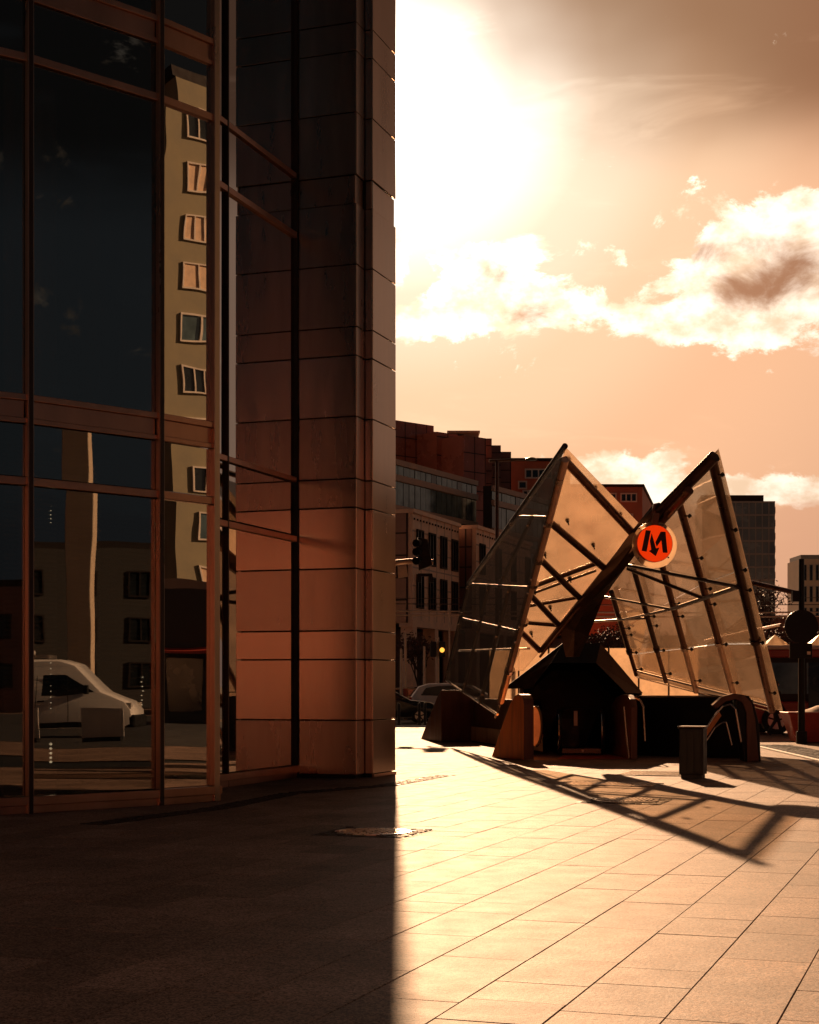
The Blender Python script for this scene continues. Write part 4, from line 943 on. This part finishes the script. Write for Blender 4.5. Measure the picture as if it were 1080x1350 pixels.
for i, (px, lb) in enumerate(((18, 'pale barrier board mirrored left of the first mullion'), (40, 'pale barrier board mirrored beside the left mullion'), (135, 'pale barrier board mirrored before the van'))):
    c = rp(XY(px, 47), b1, nB); w_ = (.9, .5, 1.25)[i]
    t = thing('barrier_board', lb, 'barrier', (c.x, c.y, 0), 'pale barrier boards round the parked van', math.atan2(vd.y, vd.x))
    MB().obox((-w_/2, 0, .12), (w_, 0, 0), (0, .05, 0), (0, .2, .85)).build('board', M['white_paint'], t, local=True); MB().box((0, .05, .06), (w_*.9, .5, .12)).build('foot', M['black'], t, local=True)
# bus on the right
bz = 53.5
bus = thing('bus', 'red city bus with cream roof behind the right wing', 'bus', (17, bz, -.02))
MB().obox((10, bz, .35), (14, 0, 0), (0, 2.5, 0), (0, 0, .75)).build('lower_body', M['bus_red'], bus, bev=.06); MB().obox((10, bz, 1.11), (14, 0, 0), (0, 2.5, 0), (0, 0, 1.45)).build('window_band', M['black_gloss'], bus)
MB().obox((9.97, bz-.03, 2.565), (14.06, 0, 0), (0, 2.56, 0), (0, 0, .27)).build('cant_rail', M['bus_red'], bus, bev=.04); MB().obox((9.95, bz-.05, 2.84), (14.1, 0, 0), (0, 2.6, 0), (0, 0, .14)).build('roof', M['bus_cream'], bus, bev=.05)
for i in range(9):
    MB().obox((10.3+i*1.52, bz-.02, 1.35), (1.3, 0, 0), (0, .02, 0), (0, 0, 1.05)).build('side_window', M['cityglass'], bus)
for x in (12.3, 21): wheel(None, x-17, -.0, .48, bus, .3); wheel(None, x-17, 2.3, .48, bus, .3)
for i in (2, 5): MB().obox((10.35+i*1.52, bz-.05, .45), (1.1, 0, 0), (0, .02, 0), (0, 0, 1.95)).build('door', M['cityglass2'], bus)
for x in (13.4, 14.2): MB().obox((x, bz-.03, 1.25), (.55, 0, 0), (0, .015, 0), (0, 0, .5)).build('notice', M['curtain_glint'], bus)
# red container
sc0 = G(1043, 979); sk = thing('skip', 'red plastic container heaped with pale sand at the right edge', 'container', (sc0.x, sc0.y, 0))
x, y = sc0.x, sc0.y
vs = [(x+.15, y, 0), (x+2.6, y-.35, 0), (x+2.7, y+1.1, 0), (x+.3, y+1.3, 0), (x-.08, y-.1, .86), (x+2.8, y-.5, .80), (x+2.9, y+1.3, .86), (x, y+1.5, .86)]
MB().add(vs, [(0, 3, 2, 1), (4, 5, 6, 7), (0, 1, 5, 4), (1, 2, 6, 5), (2, 3, 7, 6), (3, 0, 4, 7)]).build('body', M['skip_red'], sk, bev=.03)
for k in (.3, .65): MB().obox(Vector((x+.15+2.45*k, y-.03-.35*k, .02)), (.07, -.01, 0), (0, .03, 0), (-.03, -.1, .8)).build('rib', M['skip_red'], sk)
MB().obox((x-.1, y-.13, .80), (2.92, -.4, 0), (0, .08, 0), (0, 0, .07)).build('rim', M['skip_red'], sk, bev=.01)
mb = MB(); gx = 14; vs = []; fs = []
for i in range(gx+1):
    for j in range(7):
        u, v_ = i/gx, j/6; hh = .80+.38*math.sin(math.pi*v_)*math.sin(math.pi*min(1, u*1.1))*(.6+.4*u)+random.uniform(-.02, .02); vs.append((x+.1+2.65*u, y-.05-.3*u+1.35*v_, hh))
for i in range(gx):
    for j in range(6): a = i*7+j; fs.append((a, a+7, a+8, a+1))
MB().add(vs, fs).build('sand_heap', M['sand'], sk, smooth=True)

# ------------------------------------------------------------------ street furniture
def pole(name, label, cat, px, Z, ytop, r, m='steel', group=None):
    b = XY(px, Z); h = 1.6+(HY-ytop)*Z/F; t = thing(name, label, cat, b, group)
    MB().tube(b, b+UP*h, r, 12, r*.75).build('pole', M[m], t, smooth=True); MB().tube(b, b+UP*.35, r*1.5, 12).build('base', M[m], t, smooth=True); return t, b, h
lt, lb_, lh = pole('street_lamp', 'tall dark street lamp rising behind the smoked glass wing', 'street lamp', 655.5, 60, 607, .09)
MB().path([lb_+UP*(lh-.02)+Vector((-.3, 0, .0)), lb_+UP*(lh+.05)+Vector((1.35, 0, .0))], .055).build('arm', M['steel'], lt)
for px in (698, 652): 
    c = P(px+2, 604.5 if px > 660 else 607, 60); MB().lathe(c, [(.02, .06), (.16, .03), (.26, -.02), (.2, -.07), (.02, -.09)] if px > 660 else [(.02, .03), (.08, 0), (.02, -.03)], 14).build('lamp_head', M['black'], lt, smooth=True)
# traffic signal on a mast arm, pole hidden behind the pier
ts, tb_, th_ = pole('traffic_signal', 'traffic signal hanging on a pale mast arm beside the office pier', 'traffic light', 500, 57, 742, .10, 'pole_pale')
a = P(500, 744, 57); b = P(571, 741, 57)
MB().path([a, P(540, 740, 57), b], .10, 12).build('arm', M['pole_pale'], ts, smooth=True)
MB().prism([P(551, 708, 56.8), P(564, 711, 56.8), P(570, 745, 56.8), P(552, 752, 56.8)], (0, .25, 0)).build('signal_box', M['black'], ts, bev=.02)
for py in (716, 727.5, 739.5): MB().tube(P(552, py, 56.78), P(548.5, py, 56.5), .14, 12).build('visor', M['black'], ts)
MB().prism([P(551, 756, 56.8), P(570, 756, 56.8), P(572, 768, 56.8), P(566, 768, 56.8), P(566, 760, 56.8), P(555, 760, 56.8), P(555, 768, 56.8), P(551, 768, 56.8)], (0, .1, 0)).build('clamp', M['black'], ts)
MB().prism([P(524, 747, 56.8), P(536, 746, 56.8), P(538, 760, 56.8), P(525, 762, 56.8)], (0, .12, 0)).build('lamp_head', M['tile'], ts); MB().path([P(523, 746, 56.75), P(524, 762, 56.75)], .03).build('clamp', M['black'], ts)
# poles in the street
for px, Z, yt, lb in ((534.5, 76, 834, 'pale street pole nearest the office pier, with a red band'), (529, 80, 856, 'shorter pale pole left of the red banded one'), (559.5, 84, 852, 'thin pale pole standing between the two banks of cars'), (592.5, 90, 798, 'tall thin tram pole before the colonnade')):
    t, b, h = pole('street_pole', lb, 'pole', px, Z, yt, .085 if Z < 88 else .06, 'pole_pale', 'slim street poles by the parked cars')
    if Z == 76: MB().tube(b+UP*1.0, b+UP*1.5, .10, 12).build('band', M['bus_red'], t)
t, b, h = pole('pedestrian_signal', 'pole with two dark signal heads and an amber light', 'traffic light', 577.5, 78, 840, .08, 'pole_pale')
for px, py in ((571.5, 856), (583, 856)): MB().box(P(px, py, 77.9), (.3, .25, .75)).build('signal_head', M['black'], t, bev=.03)
MB().tube(P(583, 857, 77.75), P(583, 857, 77.7), .12, 12).build('signal_lens', M['lamp_amber'], t); MB().path([P(570, 851, 78), P(578, 848, 78), P(585, 851, 78)], .04).build('bracket', M['pole_pale'], t)
# bollards
bl = None
for px, lb in ((526, 'leftmost dark bollard next to the office pier'), (553, 'dark bollard left of the white hatchback wheel'), (560.5, 'dark bollard under the white hatchback tail')):
    c = XY(px, 66)
    if bl is None:
        bl = thing('bollard', lb, 'bollard', c, 'bollards along the kerb'); MB().lathe((0, 0, 0), [(.06, 0), (.06, .85), (.05, .9), (.02, .92)], 12).build('post', M['black'], bl, local=True); MB().lathe((0, 0, 0), [(.09, 0), (.09, .06), (.07, .08)], 12).build('base', M['black'], bl, local=True)
    else: o = copy_tree(bl); o.location = c; o['label'] = lb
# tram wires
for k, (y0, y1, Z, r) in enumerate(((806, 806, 70, .035), (811.5, 811.5, 68, .035), (796.5, 796, 74, .02), (789, 787, 80, .015))):
    tag(MB().path([P(380, y0-1, Z), P(600, y0, Z), P(900, y1+2, Z), P(1300, y1, Z)], r, 6).build('tram_wire', M['pole_pale'] if k < 2 else M['steel']), ('lowest bright tram wire', 'second bright tram wire just above the lowest', 'thin tram wire above the two bright ones', 'thinnest and highest of the tram wires')[1-k if k < 2 else k]+' crossing before the colonnade', 'wire', 'tram wires over the street')
# signal mast on the right with round sign
rt, rb, rh = pole('sign_mast', 'black mast on the right carrying a round sign seen from behind', 'mast', 1057, 44.5, 737, .10, 'black')
c = P(1057, 826, 44.3)
MB().tube(c, c+Vector((0, .03, 0)), .47, 36).build('round_sign', M['black'], rt)
MB().box(P(1056, 858, 44.3), (.62, .05, .42)).build('sign_plate', M['black'], rt); MB().box(P(1066.5, 861, 44.2), (.09, .03, .09)).build('sticker', M['tile'], rt)
MB().path([P(940, 757, 46), P(995, 769, 45.5), P(1052, 782, 44.5)], .07, 10).build('arm', M['steel_tube'], rt, smooth=True)
MB().box(P(1049, 786, 44.4), (.2, .2, .3)).build('clamp', M['black'], rt)
MB().path([P(1030, 824, 44.6), P(990, 832, 48), P(930, 845, 52)], .05, 8).build('guy_pole', M['steel_tube'], rt)
for px, lb in ((1020, 'pale canvas stall roof showing over the bus'), (1078, 'second pale stall roof over the bus at the right edge')):
    c = P(px+2, 846, 60); t = thing('stall_roof', lb, 'canopy', (c.x, c.y, 0), 'pale pointed stall roofs'); c = Vector((c.x, c.y, 3.1))
    MB().add([c+Vector((-.5, -.5, 0)), c+Vector((.5, -.5, 0)), c+Vector((.5, .5, 0)), c+Vector((-.5, .5, 0)), c+Vector((0, 0, .45))], [(0, 1, 4), (1, 2, 4), (2, 3, 4), (3, 0, 4), (3, 2, 1, 0)]).build('canvas', M['frost'], t)
    for sx in (-.48, .48):
        for sy in (-.48, .48): MB().tube(Vector((c.x+sx, c.y+sy, 0)), Vector((c.x+sx, c.y+sy, 3.1)), .02, 6).build('leg', M['steel'], t)
# paved verge on the right: kerb line and gravel strip
a, b = G(1002, 984), G(1085, 1003); a.z = b.z = 0; d = (b-a).normalized(); n = Vector((-d.y, d.x, 0)); n = n if n.y < 0 else -n
MB().obox(a-d*2, d*14, -n*.14, UP*.018).build('edging_kerb', M['line'], kind='structure')
tag(setts('gravel_setts', [a+n*.55-d*1.0, b+n*.55+d*2], .95), 'strip of small dark setts beside the right kerb', 'paving setts')

# ------------------------------------------------------------------ trees
def tree(label, base, H, spread, seed, leaves=900, group='bare dark street trees'):
    rnd = random.Random(seed); t = thing('bare_tree', label, 'tree', base, group); mb = MB(); lf = MB(); tips = []
    def grow(p, d, ln, r, depth):
        q = p+d*ln; mb.tube(p, q, r, 6 if depth > 1 else 4, r*.68)
        if depth == 0: tips.append(q); return
        for k in range(3 if depth > 1 else 4):
            nd = (d+Vector((rnd.uniform(-1, 1)*spread, rnd.uniform(-1, 1)*spread, rnd.uniform(-.25, .55)))).normalized()
            grow(q-d*ln*rnd.uniform(0, .35), nd, ln*rnd.uniform(.62, .85), r*.6, depth-1)
    grow(Vector(base), Vector((0, 0, 1)), H*.27, H*.018, 5)
    mb.build('trunk', M['bark'], t)
    for i in range(leaves):
        c = rnd.choice(tips)+Vector((rnd.gauss(0, .25), rnd.gauss(0, .25), rnd.gauss(0, .22))); s_ = rnd.uniform(.05, .13); u = Vector((rnd.gauss(0, 1), rnd.gauss(0, 1), rnd.gauss(0, 1))).normalized(); w_ = u.orthogonal().normalized()
        lf.add([c-u*s_, c+w_*s_*.6, c+u*s_, c-w_*s_*.6], [(0, 1, 2, 3)])
    lf.build('crown', M['twig'], t, kind='stuff')
for px, Z, yt, sp_, sd, lv, lb in ((1012, 92, 733, .75, 3, 1500, 'tall bare tree in front of the glass tower'), (1046, 98, 770, .9, 5, 1500, 'spreading tree left of the black mast'), (1092, 96, 775, .9, 8, 1500, 'tree at the right edge below the pale office'),
        (985, 105, 800, .9, 9, 1500, 'low tree behind the edge of the right wing'), (800, 110, 780, 1.0, 12, 3000, 'dense tree seen past the steel mast'), (770, 118, 800, 1.0, 15, 2500, 'smaller tree left of the dense one behind the mast'), (850, 112, 800, 1.0, 17, 2500, 'tree showing through the right wing behind the sign')):
    H = (1.6+(HY-yt)*Z/F); tree(lb, XY(px, Z), H*.95, sp_, sd, lv)
tree('small street tree with dry leaves before the colonnade', XY(553, 94), 6.2, .55, 21, 900)

# ------------------------------------------------------------------ person
def person(label, loc, rz):
    t = thing('person', label, 'person', loc, None, rz)
    J = {'pel': (0, 0, .95, .145), 'wai': (0, 0, 1.12, .135), 'che': (0, .02, 1.35, .165), 'nec': (0, .02, 1.50, .06), 'hd1': (0, .04, 1.58, .07), 'hd2': (0, .045, 1.68, .092), 'top': (0, .04, 1.77, .055),
         'hl': (-.09, 0, .90, .10), 'kl': (-.10, .22, .52, .062), 'al': (-.10, .32, .10, .042), 'fl': (-.10, .46, .05, .035), 'hr': (.09, 0, .90, .10), 'kr': (.10, -.02, .50, .062), 'ar': (.10, -.30, .14, .042), 'fr': (.10, -.18, .05, .035),
         'sl': (-.19, .02, 1.43, .065), 'el': (-.25, -.10, 1.16, .045), 'wl': (-.26, .02, .92, .03), 'gl': (-.26, .06, .84, .032), 'sr': (.19, .02, 1.43, .065), 'er': (.25, -.02, 1.16, .045), 'wr': (.26, .16, .95, .03), 'gr': (.26, .20, .87, .032)}
    Ed = [('pel', 'wai'), ('wai', 'che'), ('che', 'nec'), ('nec', 'hd1'), ('hd1', 'hd2'), ('hd2', 'top'), ('pel', 'hl'), ('hl', 'kl'), ('kl', 'al'), ('al', 'fl'), ('pel', 'hr'), ('hr', 'kr'), ('kr', 'ar'), ('ar', 'fr'),
          ('che', 'sl'), ('sl', 'el'), ('el', 'wl'), ('wl', 'gl'), ('che', 'sr'), ('sr', 'er'), ('er', 'wr'), ('wr', 'gr')]
    ks = list(J); vs = [Vector(J[k][:3]) for k in ks]; rs = [J[k][3] for k in ks]; es = [(ks.index(a), ks.index(b)) for a, b in Ed]
    for g_ in ('gl', 'gr'):
        i0 = ks.index(g_); p = vs[i0]
        for f in range(5):
            a = p+Vector((0, -.03+f*.018, -.02)); b = a+Vector((0, .01 if f < 4 else .03, -.06+.006*abs(f-2))); ia = len(vs); vs += [a, b]; rs += [.010, .008]; es += [(i0, ia), (ia, ia+1)]
    me = bpy.data.meshes.new('body'); me.from_pydata(vs, es, []); me.materials.append(M['cloth']); me.materials.append(M['skin']); o = bpy.data.objects.new('body', me); COL.objects.link(o); o.parent = t
    o.modifiers.new('skin', 'SKIN'); sv = me.skin_vertices[0].data
    for i, r_ in enumerate(rs): sv[i].radius = (r_, r_*.85 if i in (1, 2) else r_)
    sv[0].use_root = True
    o.modifiers.new('sub', 'SUBSURF').levels = 2; o.modifiers['sub'].render_levels = 2
    MB().lathe((0, .03, 1.60), [(.085, .02), (.105, .08), (.10, .15), (.06, .20), (.01, .215)], 16).build('hair', M['hair'], t, local=True, smooth=True)
    MB().prism([(-.2, -.13, .72), (.2, -.13, .72), (.19, -.13, 1.46), (-.19, -.13, 1.46)], (0, .28, 0)).build('coat', M['cloth'], t, local=True, bev=.06)
    MB().lathe((0, .125, 1.655), [(.01, -.03), (.055, -.02), (.06, .02), (.03, .04)], 12).build('face', M['skin'], t, local=True, smooth=True)
    return t
pp = G(1021, 971); person('person in dark clothes walking past the lower corner of the right wing', (pp.x, pp.y, 0), R(-70))
